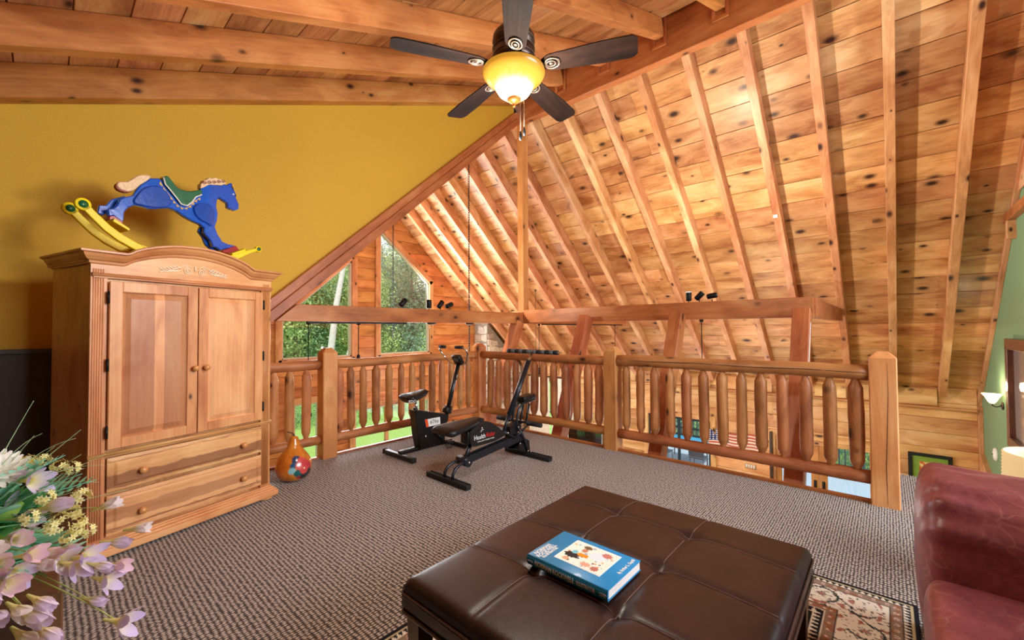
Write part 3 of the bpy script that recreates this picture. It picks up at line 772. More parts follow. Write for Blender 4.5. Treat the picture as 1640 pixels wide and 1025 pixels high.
# arched cornice: swept profile along the outline
def arch(x):
    a0, a1 = 0.150, 0.925
    if x <= a0 or x >= a1: return 1.752
    t = (x - a0) / (a1 - a0)
    # ogee into a flat arch
    e = 0.10
    def core(t): return 1 - ((t - .5) / .5) ** 2
    s = min(1, t / .06, (1 - t) / .06); s = s * s * (3 - 2 * s)
    return 1.752 + 0.104 * (core(t) ** 0.85) * (0.5 + 0.5 * s)
xs = [-0.0, 0.06, 0.12, 0.145, 0.16, 0.175, 0.19, 0.21, 0.24, 0.28, 0.33, 0.38, 0.43, 0.4825 + .055, 0.59, 0.64, 0.69, 0.74, 0.79, 0.83, 0.865, 0.885, 0.90, 0.915, 0.93, 0.955, 1.02, W]
prof = [(0.0, 0.0), (-0.010, 0.006), (-0.012, 0.018), (-0.026, 0.026), (-0.040, 0.044), (-0.046, 0.060), (-0.062, 0.066), (-0.062, 0.076), (-0.056, 0.080), (0.0, 0.080)]
vs = []; 
ends = [(-1, xs[0])] + [(0, x) for x in xs[1:-1]] + [(1, xs[-1])]
for sgn, x in ends:
    for py, pz in prof: vs.append((x + (-sgn) * py * (1 if sgn else 0) , py, arch(x) + pz))
k = len(prof); n = len(ends)
fs = [(i * k + j, i * k + (j + 1) % k, (i + 1) * k + (j + 1) % k, (i + 1) * k + j) for i in range(n - 1) for j in range(k)]
b = MB(); b.add(vs, fs)
# returns along both sides
for sx in (0, W):
    sg = -1 if sx == 0 else 1
    v2 = [(sx - sg * p_[0], (p_[0] if yy == 0 else D + .0), 1.752 + p_[1]) for yy in (0, 1) for p_ in prof]
    b.add(v2, [(j, (j + 1) % k, k + (j + 1) % k, k + j) for j in range(k)] + [tuple(range(k, 2 * k))])
b.build('cornice', M_ARM, ar, AM)
pd = [(0.0, 1.70)] + [(x, arch(x) + .01) for x in xs] + [(W, 1.70)]
MB().prism(pd, 0.0, 0.03).build('pediment_board', M_ARM, ar, AM)
# carved scroll ornament
b = MB()
def spiral(cx, cz, r0, turns, dirn, st=0.0):
    pts = []
    for i in range(26):
        t = i / 25; a = st + dirn * t * turns * 2 * PI; r = r0 * (1 - t * .85)
        pts.append((cx + r * math.cos(a), -0.004, cz + r * math.sin(a)))
    return pts
for sg in (-1, 1):
    cx = 0.540
    b.tube(spiral(cx + sg * .042, 1.768, .026, 1.8, -sg, PI / 2), 0.0028, 5)
    b.tube([(cx + sg * .018, -.004, 1.79), (cx + sg * .05, -.004, 1.806), (cx + sg * .09, -.004, 1.79), (cx + sg * .14, -.004, 1.762), (cx + sg * .20, -.004, 1.758)], 0.0028, 5)
    for j in range(6):
        x = cx + sg * (.085 + j * .02); z = 1.775 - j * .004; l = .024 - j * .0018
        b.tube([(x, -.004, z), (x + sg * l, -.004, z + l * .75), (x + sg * l * 1.9, -.004, z + l * .6)], [.002, .0045, .001], 5)
        b.tube([(x, -.004, z - .004), (x + sg * l, -.004, z - l * .7), (x + sg * l * 1.9, -.004, z - l * .5)], [.002, .0045, .001], 5)
b.tube([(0.54, -.004, 1.765), (0.54, -.004, 1.80)], [.002, .006], 6)
b.build('carved_scroll', M_ARMW, ar, AM)

# ================================================================== ROCKING HORSE on the wardrobe
M_BLUE = plain('glossy_blue_paint', (0, 84, 196), 0.24, coat=0.9, bump=(40, 0.25, 0.004), var=0.12)
M_BLUE2 = plain('glossy_blue_paint_raised', (0, 66, 170), 0.26, coat=0.9, bump=(40, 0.25, 0.004), var=0.12)
M_YEL = plain('yellow_rocker_paint', (242, 214, 6), 0.5)
M_GRN = plain('green_saddle_paint', (8, 92, 52), 0.35, coat=0.4, var=0.1)
M_RED = plain('red_hoof_paint', (158, 22, 24), 0.35, coat=0.3)
M_CREAM = plain('cream_hair_paint', (236, 200, 160), 0.5, bump=(90, 0.8, 0.006), var=0.12)
M_GOLD = plain('gold_trim_paint', (214, 168, 84), 0.4)
M_RUST = plain('rust_outline_paint', (140, 52, 28), 0.5)
HM = AM @ T(0, 0.26, 0)
ho = tag(link('rocking_horse', None, None, HM @ T(0.56, 0, 1.80)), 'blue painted wooden rocking horse with green saddle standing on the wardrobe', 'rocking horse')
body = [(0.351, 2.386), (0.376, 2.417), (0.422, 2.432), (0.444, 2.425), (0.47, 2.400), (0.515, 2.373), (0.561, 2.365), (0.627, 2.389), (0.68, 2.422), (0.7, 2.453), (0.745, 2.492), (0.798, 2.500), (0.835, 2.508), (0.857, 2.525), (0.873, 2.522), (0.904, 2.549), (0.922, 2.549), (0.913, 2.521), (0.941, 2.486), (0.947, 2.446), (0.973, 2.392), (0.971, 2.355), (0.942, 2.333), (0.909, 2.336), (0.886, 2.345), (0.882, 2.38), (0.858, 2.390), (0.825, 2.406), (0.807, 2.385), (0.801, 2.335), (0.813, 2.28), (0.808, 2.221), (0.793, 2.171), (0.811, 2.117), (0.85, 2.061), (0.888, 2.050), (0.889, 2.015), (0.832, 1.990), (0.807, 2.007), (0.779, 2.010), (0.765, 2.051), (0.729, 2.089), (0.713, 2.109), (0.718, 2.144), (0.687, 2.165), (0.629, 2.18), (0.581, 2.201), (0.535, 2.228), (0.489, 2.238), (0.446, 2.224), (0.378, 2.202), (0.329, 2.208), (0.289, 2.206), (0.255, 2.178), (0.237, 2.144), (0.235, 2.094), (0.229, 2.078), (0.182, 2.108), (0.160, 2.103), (0.154, 2.145), (0.18, 2.155), (0.198, 2.178), (0.213, 2.223), (0.242, 2.248), (0.281, 2.269), (0.296, 2.303), (0.32, 2.351)]
def smooth(P, n=3):
    out = []; m = len(P)
    for i in range(m):
        p0, p1, p2, p3 = P[i - 1], P[i], P[(i + 1) % m], P[(i + 2) % m]
        for k in range(n):
            t = k / n
            out.append(tuple(0.5 * ((2 * p1[j]) + (-p0[j] + p2[j]) * t + (2 * p0[j] - 5 * p1[j] + 4 * p2[j] - p3[j]) * t * t + (-p0[j] + 3 * p1[j] - 3 * p2[j] + p3[j]) * t ** 3) for j in (0, 1)))
    return out
MB().prism(body, -0.022, 0.022, None, 0, 0.006).build('body', M_BLUE, ho, HM)
haunch = smooth([(0.36, 2.353), (0.41, 2.373), (0.453, 2.36), (0.484, 2.327), (0.498, 2.283), (0.48, 2.246), (0.429, 2.222), (0.37, 2.212), (0.321, 2.212), (0.289, 2.215), (0.280, 2.233), (0.300, 2.278), (0.328, 2.325)], 2)
shoulder = smooth([(0.638, 2.281), (0.667, 2.317), (0.716, 2.33), (0.757, 2.318), (0.778, 2.278), (0.779, 2.214), (0.764, 2.165), (0.728, 2.18), (0.687, 2.193), (0.648, 2.229)], 2)
for s in (-1, 1):
    t0, t1 = (-0.036, -0.022) if s < 0 else (0.022, 0.036)
    MB().prism(haunch, t0, t1, None, 0, 0.006).build('haunch', M_BLUE2, ho, HM)
    MB().prism(shoulder, t0, t1, None, 0, 0.006).build('shoulder', M_BLUE2, ho, HM)
    # the second pair of legs set behind the first
far_front = [(0.72, 2.17), (0.755, 2.15), (0.775, 2.10), (0.80, 2.05), (0.83, 2.02), (0.86, 2.0), (0.83, 1.985), (0.79, 2.0), (0.755, 2.03), (0.735, 2.08), (0.705, 2.12)]
far_rear = [(0.26, 2.27), (0.19, 2.225), (0.165, 2.18), (0.13, 2.17), (0.125, 2.12), (0.15, 2.11), (0.17, 2.13), (0.215, 2.15), (0.25, 2.19), (0.30, 2.21)]
MB().prism(far_front, 0.036, 0.066, None, 0, 0.005).build('far_leg', M_BLUE, ho, HM)
MB().prism(far_rear, 0.036, 0.066, None, 0, 0.005).build('far_leg', M_BLUE, ho, HM)
MB().prism([(0.162, 2.101), (0.182, 2.108), (0.229, 2.078), (0.222, 2.045), (0.184, 2.063), (0.156, 2.080)], -0.03, 0.07, None, 0, .004).build('hoof', M_RED, ho, HM)
MB().prism([(0.836, 1.986), (0.889, 2.015), (0.92, 2.035), (0.945, 2.045), (0.970, 2.019), (0.945, 1.991), (0.903, 1.972), (0.856, 1.972)], -0.03, 0.07, None, 0, .004).build('hoof', M_RED, ho, HM)
MB().prism([(0.885, 2.048), (0.945, 2.045), (0.92, 2.030), (0.885, 2.012), (0.86, 2.03)], -0.024, 0.024, None, 0, .003).build('pastern', M_BLUE, ho, HM)
tail = smooth([(0.363, 2.395), (0.38, 2.431), (0.359, 2.436), (0.31, 2.416), (0.284, 2.387), (0.252, 2.355), (0.211, 2.342), (0.2, 2.319), (0.211, 2.298), (0.242, 2.29), (0.272, 2.296), (0.3, 2.322), (0.327, 2.361)], 2)
MB().prism(tail, -0.018, 0.018, None, 0, 0.005).build('tail', M_CREAM, ho, HM)
MB().prism([(x - .006, z - .010) for x, z in tail], -0.010, 0.021, None, 0, 0.003).build('tail_outline', M_RUST, ho, HM)
mane = [(0.685, 2.438), (0.689, 2.475), (0.700, 2.485), (0.708, 2.508), (0.725, 2.518), (0.745, 2.540), (0.765, 2.540), (0.787, 2.557), (0.810, 2.550), (0.84, 2.557), (0.873, 2.538), (0.835, 2.506), (0.798, 2.499), (0.745, 2.485), (0.703, 2.448)]
mo = MB().prism(mane, -0.026, 0.026, None, 0, 0.004).build('mane', M_CREAM, ho, HM)
b = MB()
for k in range(5): b.tube([(x, y - .028, z) for x, y, z in spiral(0.712 + k * .033, 2.487 + k * .013, 0.014, 1.3, 1)], 0.002, 4)
b.build('mane_curls', M_RUST, mo, HM)
b = MB()
for k in range(5): b.prism([(0.918 + k * .007, 2.54 - k * .016), (0.934 + k * .006, 2.535 - k * .017), (0.920 + k * .008, 2.52 - k * .017)], -.02, .02)
b.build('forelock', M_GOLD, ho, HM)
saddle = smooth([(0.443, 2.439), (0.461, 2.459), (0.482, 2.452), (0.524, 2.402), (0.561, 2.388), (0.617, 2.394), (0.675, 2.424), (0.691, 2.419), (0.687, 2.39), (0.647, 2.362), (0.623, 2.316), (0.59, 2.28), (0.553, 2.281), (0.525, 2.317), (0.488, 2.36), (0.454, 2.397)], 2)
sd = MB().prism(saddle, -0.042, 0.042, None, 0, 0.006).build('saddle', M_GRN, ho, HM)
edge = [(0.443, 2.442), (0.454, 2.397), (0.488, 2.36), (0.525, 2.317), (0.553, 2.281), (0.59, 2.278), (0.623, 2.314), (0.647, 2.36), (0.687, 2.388)]
MB().tube([(x, -0.041, z) for x, z in edge], 0.005, 6).build('saddle_piping', M_WHITEP, sd, HM)
fr = [(0.430, 2.415), (0.450, 2.378), (0.470, 2.352), (0.492, 2.325), (0.512, 2.300), (0.530, 2.278), (0.552, 2.262), (0.578, 2.258), (0.602, 2.272), (0.622, 2.296), (0.640, 2.325), (0.662, 2.348), (0.684, 2.368)]
b = MB()
for i in range(len(fr) - 1):
    (x0, z0), (x1, z1) = fr[i], fr[i + 1]; mx, mz = (x0 + x1) / 2, (z0 + z1) / 2; dx, dz = x1 - x0, z1 - z0; L = math.hypot(dx, dz)
    nx, nz = dz / L, -dx / L
    b.prism([(x0, z0), (x1, z1), (mx + nx * .016, mz + nz * .016)], -.027, -.020)
b.build('saddle_fringe', M_GOLD, sd, HM)
b = MB(); b.lathe([(0, 0), (.007, 0), (.007, .003), (0, .004)], 12, T(0.925, -0.022, 2.462) @ Matrix.Rotation(PI / 2, 4, 'X')); b.build('eye', M_WHITEP, ho, HM)
# rockers
def rocker(t0, t1, off):
    pts = [(0.012, 2.128), (0.063, 2.070), (0.125, 2.006), (0.19, 1.957), (0.27, 1.915), (0.36, 1.880), (0.45, 1.858), (0.54, 1.848), (0.64, 1.852), (0.74, 1.872), (0.84, 1.910), (0.928, 1.955), (1.009, 2.000), (1.087, 2.034)]
    pts = [(x + off[0], z + off[1]) for x, z in pts]
    wd = [.020, .021, .023, .024, .024, .024, .024, .024, .024, .024, .023, .020, .015, .011]
    up = []; dn = []
    for i, (x, z) in enumerate(pts):
        a = pts[max(0, i - 1)]; c = pts[min(len(pts) - 1, i + 1)]; d = Vector((c[0] - a[0], c[1] - a[1])).normalized()
        up.append((x - d.y * wd[i], z + d.x * wd[i])); dn.append((x + d.y * wd[i], z - d.x * wd[i]))
    r = MB().prism(up + dn[::-1], t0, t1, None, 0, .004).build('rocker', M_YEL, ho, HM)
    for (x, z), rad in ((pts[0], .038), (pts[-1], .026)):
        b = MB(); b.lathe([(0, 0), (rad - .004, 0), (rad, .004), (rad, t1 - t0 - .004), (rad - .004, t1 - t0), (0, t1 - t0)], 24, T(x, t1, z) @ Matrix.Rotation(PI / 2, 4, 'X')); b.build('rocker_disc', M_YEL, r, HM)
        b = MB(); b.lathe([(0, 0), (rad * .6, 0), (rad * .6, .004), (0, .005)], 20, T(x, t0 + .001, z) @ Matrix.Rotation(PI / 2, 4, 'X')); b.build('green_dot', M_GRN, r, HM)
rocker(-0.105, -0.080, (0, 0)); rocker(0.085, 0.110, (0, 0))
MB().prism([(0.150, 2.055), (0.232, 2.010), (0.238, 2.024), (0.158, 2.075)], -0.105, 0.11, None, 0, .003).build('crosspiece', M_YEL, ho, HM)
MB().prism([(0.88, 1.950), (0.985, 2.003), (0.975, 2.018), (0.872, 1.965)], -0.105, 0.11, None, 0, .003).build('crosspiece', M_YEL, ho, HM)
MB().prism([(0.30, 1.915), (0.36, 1.895), (0.364, 1.909), (0.305, 1.93)], -0.105, 0.11, None, 0, .003).build('crosspiece', M_YEL, ho, HM)
ho_shift = 1.797 - (1.848 - 0.024)
for o_ in [ho]: pass

# ================================================================== GOURD on the floor
m, nt, bs, out = base_mat('painted_gourd'); g = N(nt)
tc = g.new('ShaderNodeTexCoord').outputs['Object']
sp = g.new('ShaderNodeSeparateXYZ'); g.put(sp.inputs[0], tc)
base = g.ramp(g.noise(tc, 7.0, 4, 0.6, 0.6), [(0.3, lin((170, 84, 22))), (0.55, lin((206, 124, 40))), (0.75, lin((226, 158, 66)))])
# painted posy: blobs measured from a centre on the front of the belly
def blob(c, r, soft=0.15):
    d = g.new('ShaderNodeVectorMath', operation='DISTANCE'); g.put(d.inputs[0], g.vmath('ADD', tc, g.vmath('MULTIPLY', g.vmath('SUBTRACT', g_nc, (0.5, 0.5, 0.5)), (0.02, 0.02, 0.02)))); d.inputs[1].default_value = c
    return g.math('SUBTRACT', 1.0, g.math('DIVIDE', g.math('SUBTRACT', d.outputs['Value'], r * (1 - soft)), r * soft * 2), clamp=True)
nn = g.new('ShaderNodeTexNoise'); g.put(nn.inputs['Vector'], tc); nn.inputs['Scale'].default_value = 60; g_nc = nn.outputs['Color']
GB = [((0.095, -0.105, .10), .075, (24, 46, 52)), ((.035, -.13, .215), .042, (22, 52, 92)), ((.012, -.145, .165), .028, (28, 84, 120)), ((.0, -.15, .12), .03, (140, 190, 196)), ((.045, -.145, .09), .032, (20, 96, 92)),
      ((.075, -.115, .20), .035, (204, 78, 78)), ((.06, -.13, .155), .036, (212, 92, 84)), ((.105, -.10, .165), .042, (196, 64, 70)), ((.095, -.115, .115), .038, (208, 74, 76)), ((.13, -.07, .14), .03, (190, 60, 70)),
      ((.055, -.14, .045), .024, (176, 40, 60)), ((.07, -.13, .175), .010, (244, 190, 170)), ((.095, -.115, .13), .010, (244, 190, 170))]
for c, r, col in GB: base = g.mix(blob(c, r), base, lin(col))
g.put(bs.inputs['Base Color'], base); bs.inputs['Roughness'].default_value = 0.22; bs.inputs['Coat Weight'].default_value = 0.6
go = tag(link('gourd', None, None, T(1.52, 4.03, 0.0) @ RZ(-.46)), 'varnished orange gourd painted with pink flowers standing on the carpet beside the wardrobe', 'gourd')
prof = [(0.0, 0.002), (.06, .004), (.105, .02), (.138, .055), (.150, .10), (.146, .15), (.128, .20), (.098, .245), (.070, .28), (.052, .31), (.042, .345), (.036, .375), (.024, .392), (.012, .398), (0.0, .40)]
pp = []
for i in range(len(prof) - 1):
    pp.append(prof[i]); pp.append(((prof[i][0] + prof[i + 1][0]) / 2 * 1.01, (prof[i][1] + prof[i + 1][1]) / 2))
pp.append(prof[-1])
MB().lathe(pp, 40).build('shell', m, go)
MB().tube([(0, 0, .395), (-.008, .0, .415), (-.03, -.005, .43), (-.06, -.008, .438)], [.010, .007, .005, .003], 8).build('stem', plain('dry_stem', (78, 52, 30), 0.7), go)

# ================================================================== OTTOMAN
def leather(name, rgb, dark, rough=0.32, coat=0.35, crease=0.5, scale=1.0, light=None):
    m, nt, b, out = base_mat(name); g = N(nt)
    tc = g.new('ShaderNodeTexCoord').outputs['Object']
    n1 = g.noise(tc, 5.0 * scale, 4, 0.6, 0.5); n2 = g.noise(tc, 38 * scale, 4, 0.6)
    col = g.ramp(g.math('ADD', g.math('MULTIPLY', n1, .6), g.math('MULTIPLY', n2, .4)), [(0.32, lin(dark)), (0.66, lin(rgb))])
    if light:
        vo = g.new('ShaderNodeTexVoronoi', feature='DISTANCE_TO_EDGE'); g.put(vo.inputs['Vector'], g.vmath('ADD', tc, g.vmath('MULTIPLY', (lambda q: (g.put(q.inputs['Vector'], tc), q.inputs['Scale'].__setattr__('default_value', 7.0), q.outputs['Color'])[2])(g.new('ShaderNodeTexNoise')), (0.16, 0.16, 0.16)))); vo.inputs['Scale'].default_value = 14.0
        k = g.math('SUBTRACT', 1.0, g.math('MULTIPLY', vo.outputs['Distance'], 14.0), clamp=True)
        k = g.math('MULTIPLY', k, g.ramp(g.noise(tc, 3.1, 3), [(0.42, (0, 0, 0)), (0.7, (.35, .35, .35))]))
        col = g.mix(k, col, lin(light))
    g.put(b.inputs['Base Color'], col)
    g.put(b.inputs['Roughness'], g.math('MULTIPLY_ADD', n2, 0.14, rough - .07)); b.inputs['Coat Weight'].default_value = coat; b.inputs['Coat Roughness'].default_value = 0.3; b.inputs['Specular IOR Level'].default_value = 0.36
    grain = g.new('ShaderNodeTexVoronoi'); g.put(grain.inputs['Vector'], tc); grain.inputs['Scale'].default_value = 260
    g.put(b.inputs['Normal'], g.bump(g.math('ADD', g.math('MULTIPLY', grain.outputs['Distance'], .25), g.math('MULTIPLY', n2, crease)), 0.3, 0.003))
    return m
M_LEA = leather('espresso_leather', (50, 28, 26), (25, 14, 14), 0.37, 0.08)
M_LEAP = leather('espresso_leather_piping', (84, 58, 50), (50, 32, 27), 0.3, 0.4)
M_STITCH = plain('tan_stitching', (128, 96, 86), 0.6)
M_LEG = wood('espresso_wood_leg', (84, 48, 30), (62, 34, 22), (40, 22, 14), 0.0, 0.35, 0.3, 0.03)
OX0, OX1, OY0, OY1 = 0.905, 2.165, 0.255, 1.365; OZ = 0.435
ot = tag(link('ottoman', None, None, T((OX0 + OX1) / 2, (OY0 + OY1) / 2, 0)), 'large square dark brown leather ottoman with stitched tufted top on the patterned rug', 'ottoman')
ox, oy = (OX1 - OX0) / 2, (OY1 - OY0) / 2; OC = Vector(((OX0 + OX1) / 2, (OY0 + OY1) / 2, 0))
SX = [1.241 - OC.x, 1.572 - OC.x, 1.905 - OC.x]; SY = [0.662 - OC.y, 1.012 - OC.y]
nx, ny = 108, 96; vs = []
gx = [-1 + 2 * i / nx for i in range(nx + 1)]; gy = [-1 + 2 * j / ny for j in range(ny + 1)]
rc = 0.032
def topz(x, y):
    # pillow between the seams, pinched at the buttons, rolled at the rim
    dxs = min(abs(x - s) for s in SX); dys = min(abs(y - s) for s in SY)
    z = 0.004 - 0.005 * math.exp(-(dxs / .020) ** 2) - 0.005 * math.exp(-(dys / .020) ** 2)
    z -= 0.003 * math.exp(-(dxs / .006) ** 2) + 0.003 * math.exp(-(dys / .006) ** 2)
    for sx_ in SX:
        for sy_ in SY: z -= 0.016 * math.exp(-(((x - sx_) ** 2 + (y - sy_) ** 2) / .04 ** 2))
    return z
for j in range(ny + 1):
    for i in range(nx + 1):
        x, y = gx[i] * ox, gy[j] * oy
        e = min(ox - abs(x), oy - abs(y))
        # bulging crown and rounded edge
        cr = 0.020 * (1 - (x / ox) ** 4) * (1 - (y / oy) ** 4)
        er = rc - math.sqrt(max(0, rc * rc - max(0, rc - e) ** 2)) if e < rc else 0
        vs.append((x, y, OZ - .012 + cr + topz(x, y) * (min(1, e / .05) * .7 + .3) - er * .8))
fs = [(j * (nx + 1) + i, j * (nx + 1) + i + 1, (j + 1) * (nx + 1) + i + 1, (j + 1) * (nx + 1) + i) for j in range(ny) for i in range(nx)]
b = MB(); b.add(vs, fs, 0, True)
# side band going down from the rim
rim = [(i, 0) for i in range(nx)] + [(nx, j) for j in range(ny)] + [(i, ny) for i in range(nx, 0, -1)] + [(0, j) for j in range(ny, 0, -1)]
ri = [j * (nx + 1) + i for i, j in rim]; nb = len(ri); base_i = len(b.v); 
for lv, (dz, ex) in enumerate(((-.035, .003), (-.070, .004), (-.100, .001))):
    for q in ri:
        x, y, z = vs[q]; l = Vector((x, y)); zz = OZ - .05 + dz * .8
        sx_ = min(abs(x - s) for s in SX) if abs(abs(y) - oy) < 1e-6 else 9; sy_ = min(abs(y - s) for s in SY) if abs(abs(x) - ox) < 1e-6 else 9
        pin = 0.008 * math.exp(-(min(sx_, sy_) / .012) ** 2)
        b.v.append((x + math.copysign(ex - pin, x) * (1 if abs(abs(x) - ox) < 1e-6 else 0), y + math.copysign(ex - pin, y) * (1 if abs(abs(y) - oy) < 1e-6 else 0), zz))
for lv in range(3):
    A_ = ri if lv == 0 else [base_i + (lv - 1) * nb + k for k in range(nb)]; B_ = [base_i + lv * nb + k for k in range(nb)]
    for k in range(nb): b.f.append((A_[k], A_[(k + 1) % nb], B_[(k + 1) % nb], B_[k])); b.m.append(0); b.sm.append(True)
b.f.append(tuple(base_i + 2 * nb + k for k in range(nb))); b.m.append(0); b.sm.append(False)
OM = T(OC.x, OC.y, 0)
cu = b.build('cushion', M_LEA, ot, OM)
def zt(x, y):
    i = min(nx, max(0, round((x / ox + 1) / 2 * nx))); j = min(ny, max(0, round((y / oy + 1) / 2 * ny))); return vs[j * (nx + 1) + i][2]
b = MB()
for s in SX:
    for d in (.004,): b.tube([(s + d, -oy + .02 + t * (2 * oy - .04) / 40, zt(s, -oy + .02 + t * (2 * oy - .04) / 40) + .002) for t in range(41)], .0010, 4)
for s in SY:
    for d in (.004,): b.tube([(-ox + .02 + t * (2 * ox - .04) / 40, s + d, zt(-ox + .02 + t * (2 * ox - .04) / 40, s) + .002) for t in range(41)], .0010, 4)
b.build('seam_stitching', M_STITCH, cu, OM)
def looprect(hx, hy, z, r): 
    pts = []
    for cx, cy, a0 in ((hx - r, hy - r, 0), (-hx + r, hy - r, 90), (-hx + r, -hy + r, 180), (hx - r, -hy + r, 270)):
        for k in range(5): a = math.radians(a0 + k * 22.5); pts.append((cx + r * math.cos(a), cy + r * math.sin(a), z))
    return pts + [pts[0]]
b = MB(); b.tube(looprect(ox + .006, oy + .006, OZ - .062, .012), .0045, 8); b.tube(looprect(ox + .006, oy + .006, OZ - .072, .012), .003, 6); b.build('rim_piping', M_LEAP, cu, OM)
b = MB(); b.tube(looprect(ox + .004, oy + .004, OZ - .130, .012), .006, 8); b.build('bottom_piping', M_LEAP, cu, OM)
for sx_ in (-1, 1):
    for sy_ in (-1, 1):
        M = OM @ T(sx_ * (ox - .045), sy_ * (oy - .045), .155) @ frame((0, 0, -1), (0, 0, 1), (0, 1, 0))
        h = .29 / 2; vv = [(x, y * (.026 if x < 0 else .036), z * (.026 if x < 0 else .036)) for x in (-h, h) for y, z in ((-1, -1), (1, -1), (1, 1), (-1, 1))]
        MB().add(vv, [(0, 1, 5, 4), (1, 2, 6, 5), (2, 3, 7, 6), (3, 0, 4, 7), (0, 3, 2, 1), (4, 5, 6, 7)]).build('leg', M_LEG, ot, M)

# ================================================================== BOOK on the ottoman
M_BKB = plain('blue_book_cloth', (14, 128, 186), 0.45, coat=0.05)
M_PAGE = plain('book_pages', (232, 222, 216), 0.7)
M_PRINTW = plain('white_print', (238, 240, 238), 0.5)
BX0, BX1, BY0, BY1 = 1.243, 1.487, 0.697, 1.042; BZ = 0.4535; TH = 0.036
bk = tag(link('book', None, None, T((BX0 + BX1) / 2, (BY0 + BY1) / 2, BZ) @ RZ(-0.004)), 'thick blue illustrated hardback book lying on the dark leather ottoman', 'book')
BM = WM['book']; bx, by = (BX1 - BX0) / 2, (BY1 - BY0) / 2
MB().rbox((0, 0, TH - .0015), (2 * bx, 2 * by, .003), .0012, 1).build('front_cover', M_BKB, bk, BM)
MB().rbox((0, 0, .0015), (2 * bx, 2 * by, .003), .0012, 1).build('back_cover', M_BKB, bk, BM)
MB().prism([(-bx + .001, 0.0), (-bx - .003, TH * .25), (-bx - .0045, TH * .5), (-bx - .003, TH * .75), (-bx + .001, TH), (-bx + .004, TH), (-bx + .004, 0)], -by, by).build('spine', M_BKB, bk, BM)
MB().box((.001, 0, TH / 2), (2 * bx - .008, 2 * by - .008, TH - .006)).build('pages', M_PAGE, bk, BM)
MB().box((0.012, -0.012, TH + .0004), (.165, .195, .0008)).build('picture_border', M_PRINTW, bk, BM)
# the printed picture: a plain generic patchwork of soft shapes, one quad grid with painted vertices
def painted(name, M, parent, w, h, nx_, ny_, fn, rough=0.5):
    me = bpy.data.meshes.new(name); vs_ = [(-w / 2 + w * i / nx_, -h / 2 + h * j / ny_, 0) for j in range(ny_ + 1) for i in range(nx_ + 1)]
    fs_ = [(j * (nx_ + 1) + i, j * (nx_ + 1) + i + 1, (j + 1) * (nx_ + 1) + i + 1, (j + 1) * (nx_ + 1) + i) for j in range(ny_) for i in range(nx_)]
    me.from_pydata(vs_, [], fs_); at = me.color_attributes.new('paint', 'FLOAT_COLOR', 'POINT')
    buf = []
    for v in vs_: buf += [*lin(fn(v[0], v[1])), 1.0]
    at.data.foreach_set('color', buf)
    mm, nt_, b_, o_ = base_mat(name + '_print'); ca = nt_.nodes.new('ShaderNodeVertexColor'); ca.layer_name = 'paint'
    nt_.links.new(ca.outputs[0], b_.inputs['Base Color']); b_.inputs['Roughness'].default_value = rough; b_.inputs['Specular IOR Level'].default_value = 0.25
    me.materials.append(mm); me.update()
    return link(name, me, parent, M)
_rb = random.Random(3)
sh = [((-.025, .055), (.020, .030), (40, 36, 38)), ((-.005, .02), (.012, .026), (226, 140, 40)), ((-.06, .06), (.012, .012), (210, 160, 130)), ((.0, .055), (.014, .012), (120, 190, 205)), ((.03, .03), (.014, .012), (190, 130, 100)),
      ((-.05, -.02), (.016, .020), (214, 160, 134)), ((-.055, -.06), (.014, .016), (180, 110, 96)), ((.02, -.03), (.03, .03), (214, 224, 236)), ((.05, -.055), (.016, .020), (190, 120, 110)), ((.055, .03), (.012, .018), (110, 84, 60)), ((-.02, -.02), (.02, .014), (236, 228, 214))]
sp_ = [(_rb.uniform(-.07, .07), _rb.uniform(-.085, .085), _rb.uniform(.003, .007), _rb.choice([(150, 170, 200), (226, 170, 120), (90, 80, 90), (236, 238, 240), (200, 216, 226)])) for _ in range(60)]
def pic(x, y):
    c = (232, 230, 220)
    for px_, py_, r_, cc in sp_:
        if (x - px_) ** 2 + (y - py_) ** 2 < r_ * r_: c = cc
    for (cx, cy), (rx, ry), cc in sh:
        if ((x - cx) / rx) ** 2 + ((y - cy) / ry) ** 2 < 1 + .25 * math.sin(9 * math.atan2(y - cy, x - cx)): c = cc
    return c
painted('cover_picture', BM @ T(0.012, -0.012, TH + .0011), bk, .156, .186, 78, 92, pic)
def text_mesh(name, txt, size, M, parent, mat, align='CENTER', sx=1.0, extrude=0.0002, bold=0.0):
    cu_ = bpy.data.curves.new(name, 'FONT'); cu_.body = txt; cu_.size = size; cu_.align_x = align; cu_.align_y = 'CENTER'; cu_.extrude = extrude
    cu_.resolution_u = 2; cu_.offset = bold
    tmp = bpy.data.objects.new('tmp_text', cu_); COL.objects.link(tmp)
    dg = bpy.context.evaluated_depsgraph_get()
    me = bpy.data.meshes.new_from_object(tmp.evaluated_get(dg)); me.name = name
    bpy.data.objects.remove(tmp); bpy.data.curves.remove(cu_)
    me.transform(Matrix.Diagonal((sx, 1, 1, 1)))
    me.materials.clear(); me.materials.append(mat)
    return link(name, me, parent, M)
for k, (t, sz_) in enumerate((('NORMAN', .025), ('ROCKWELL', .025), ('ILLUSTRATOR', .017))):
    text_mesh('title_text', t, sz_, BM @ T(-.060 + (.006, .006, .005)[k], by - .022 - k * .0195 + (0.002 if k == 2 else 0), TH + .0005), bk, M_PRINTW, sx=0.86, bold=.0006)
text_mesh('author_text', 'By Arthur L. Guptill', .0185, BM @ T(.050, -by + .022, TH + .0005), bk, M_PRINTW, sx=0.80, bold=.0005)
SM = BM @ T(-bx - .0052, 0, TH / 2) @ Matrix(((0, 0, -1, 0), (-1, 0, 0, 0), (0, 1, 0, 0), (0, 0, 0, 1)))
text_mesh('spine_text', 'NORMAN ROCKWELL', .024, SM @ T(-.045, -.0, 0), bk, M_PRINTW, sx=0.73, bold=.0005)
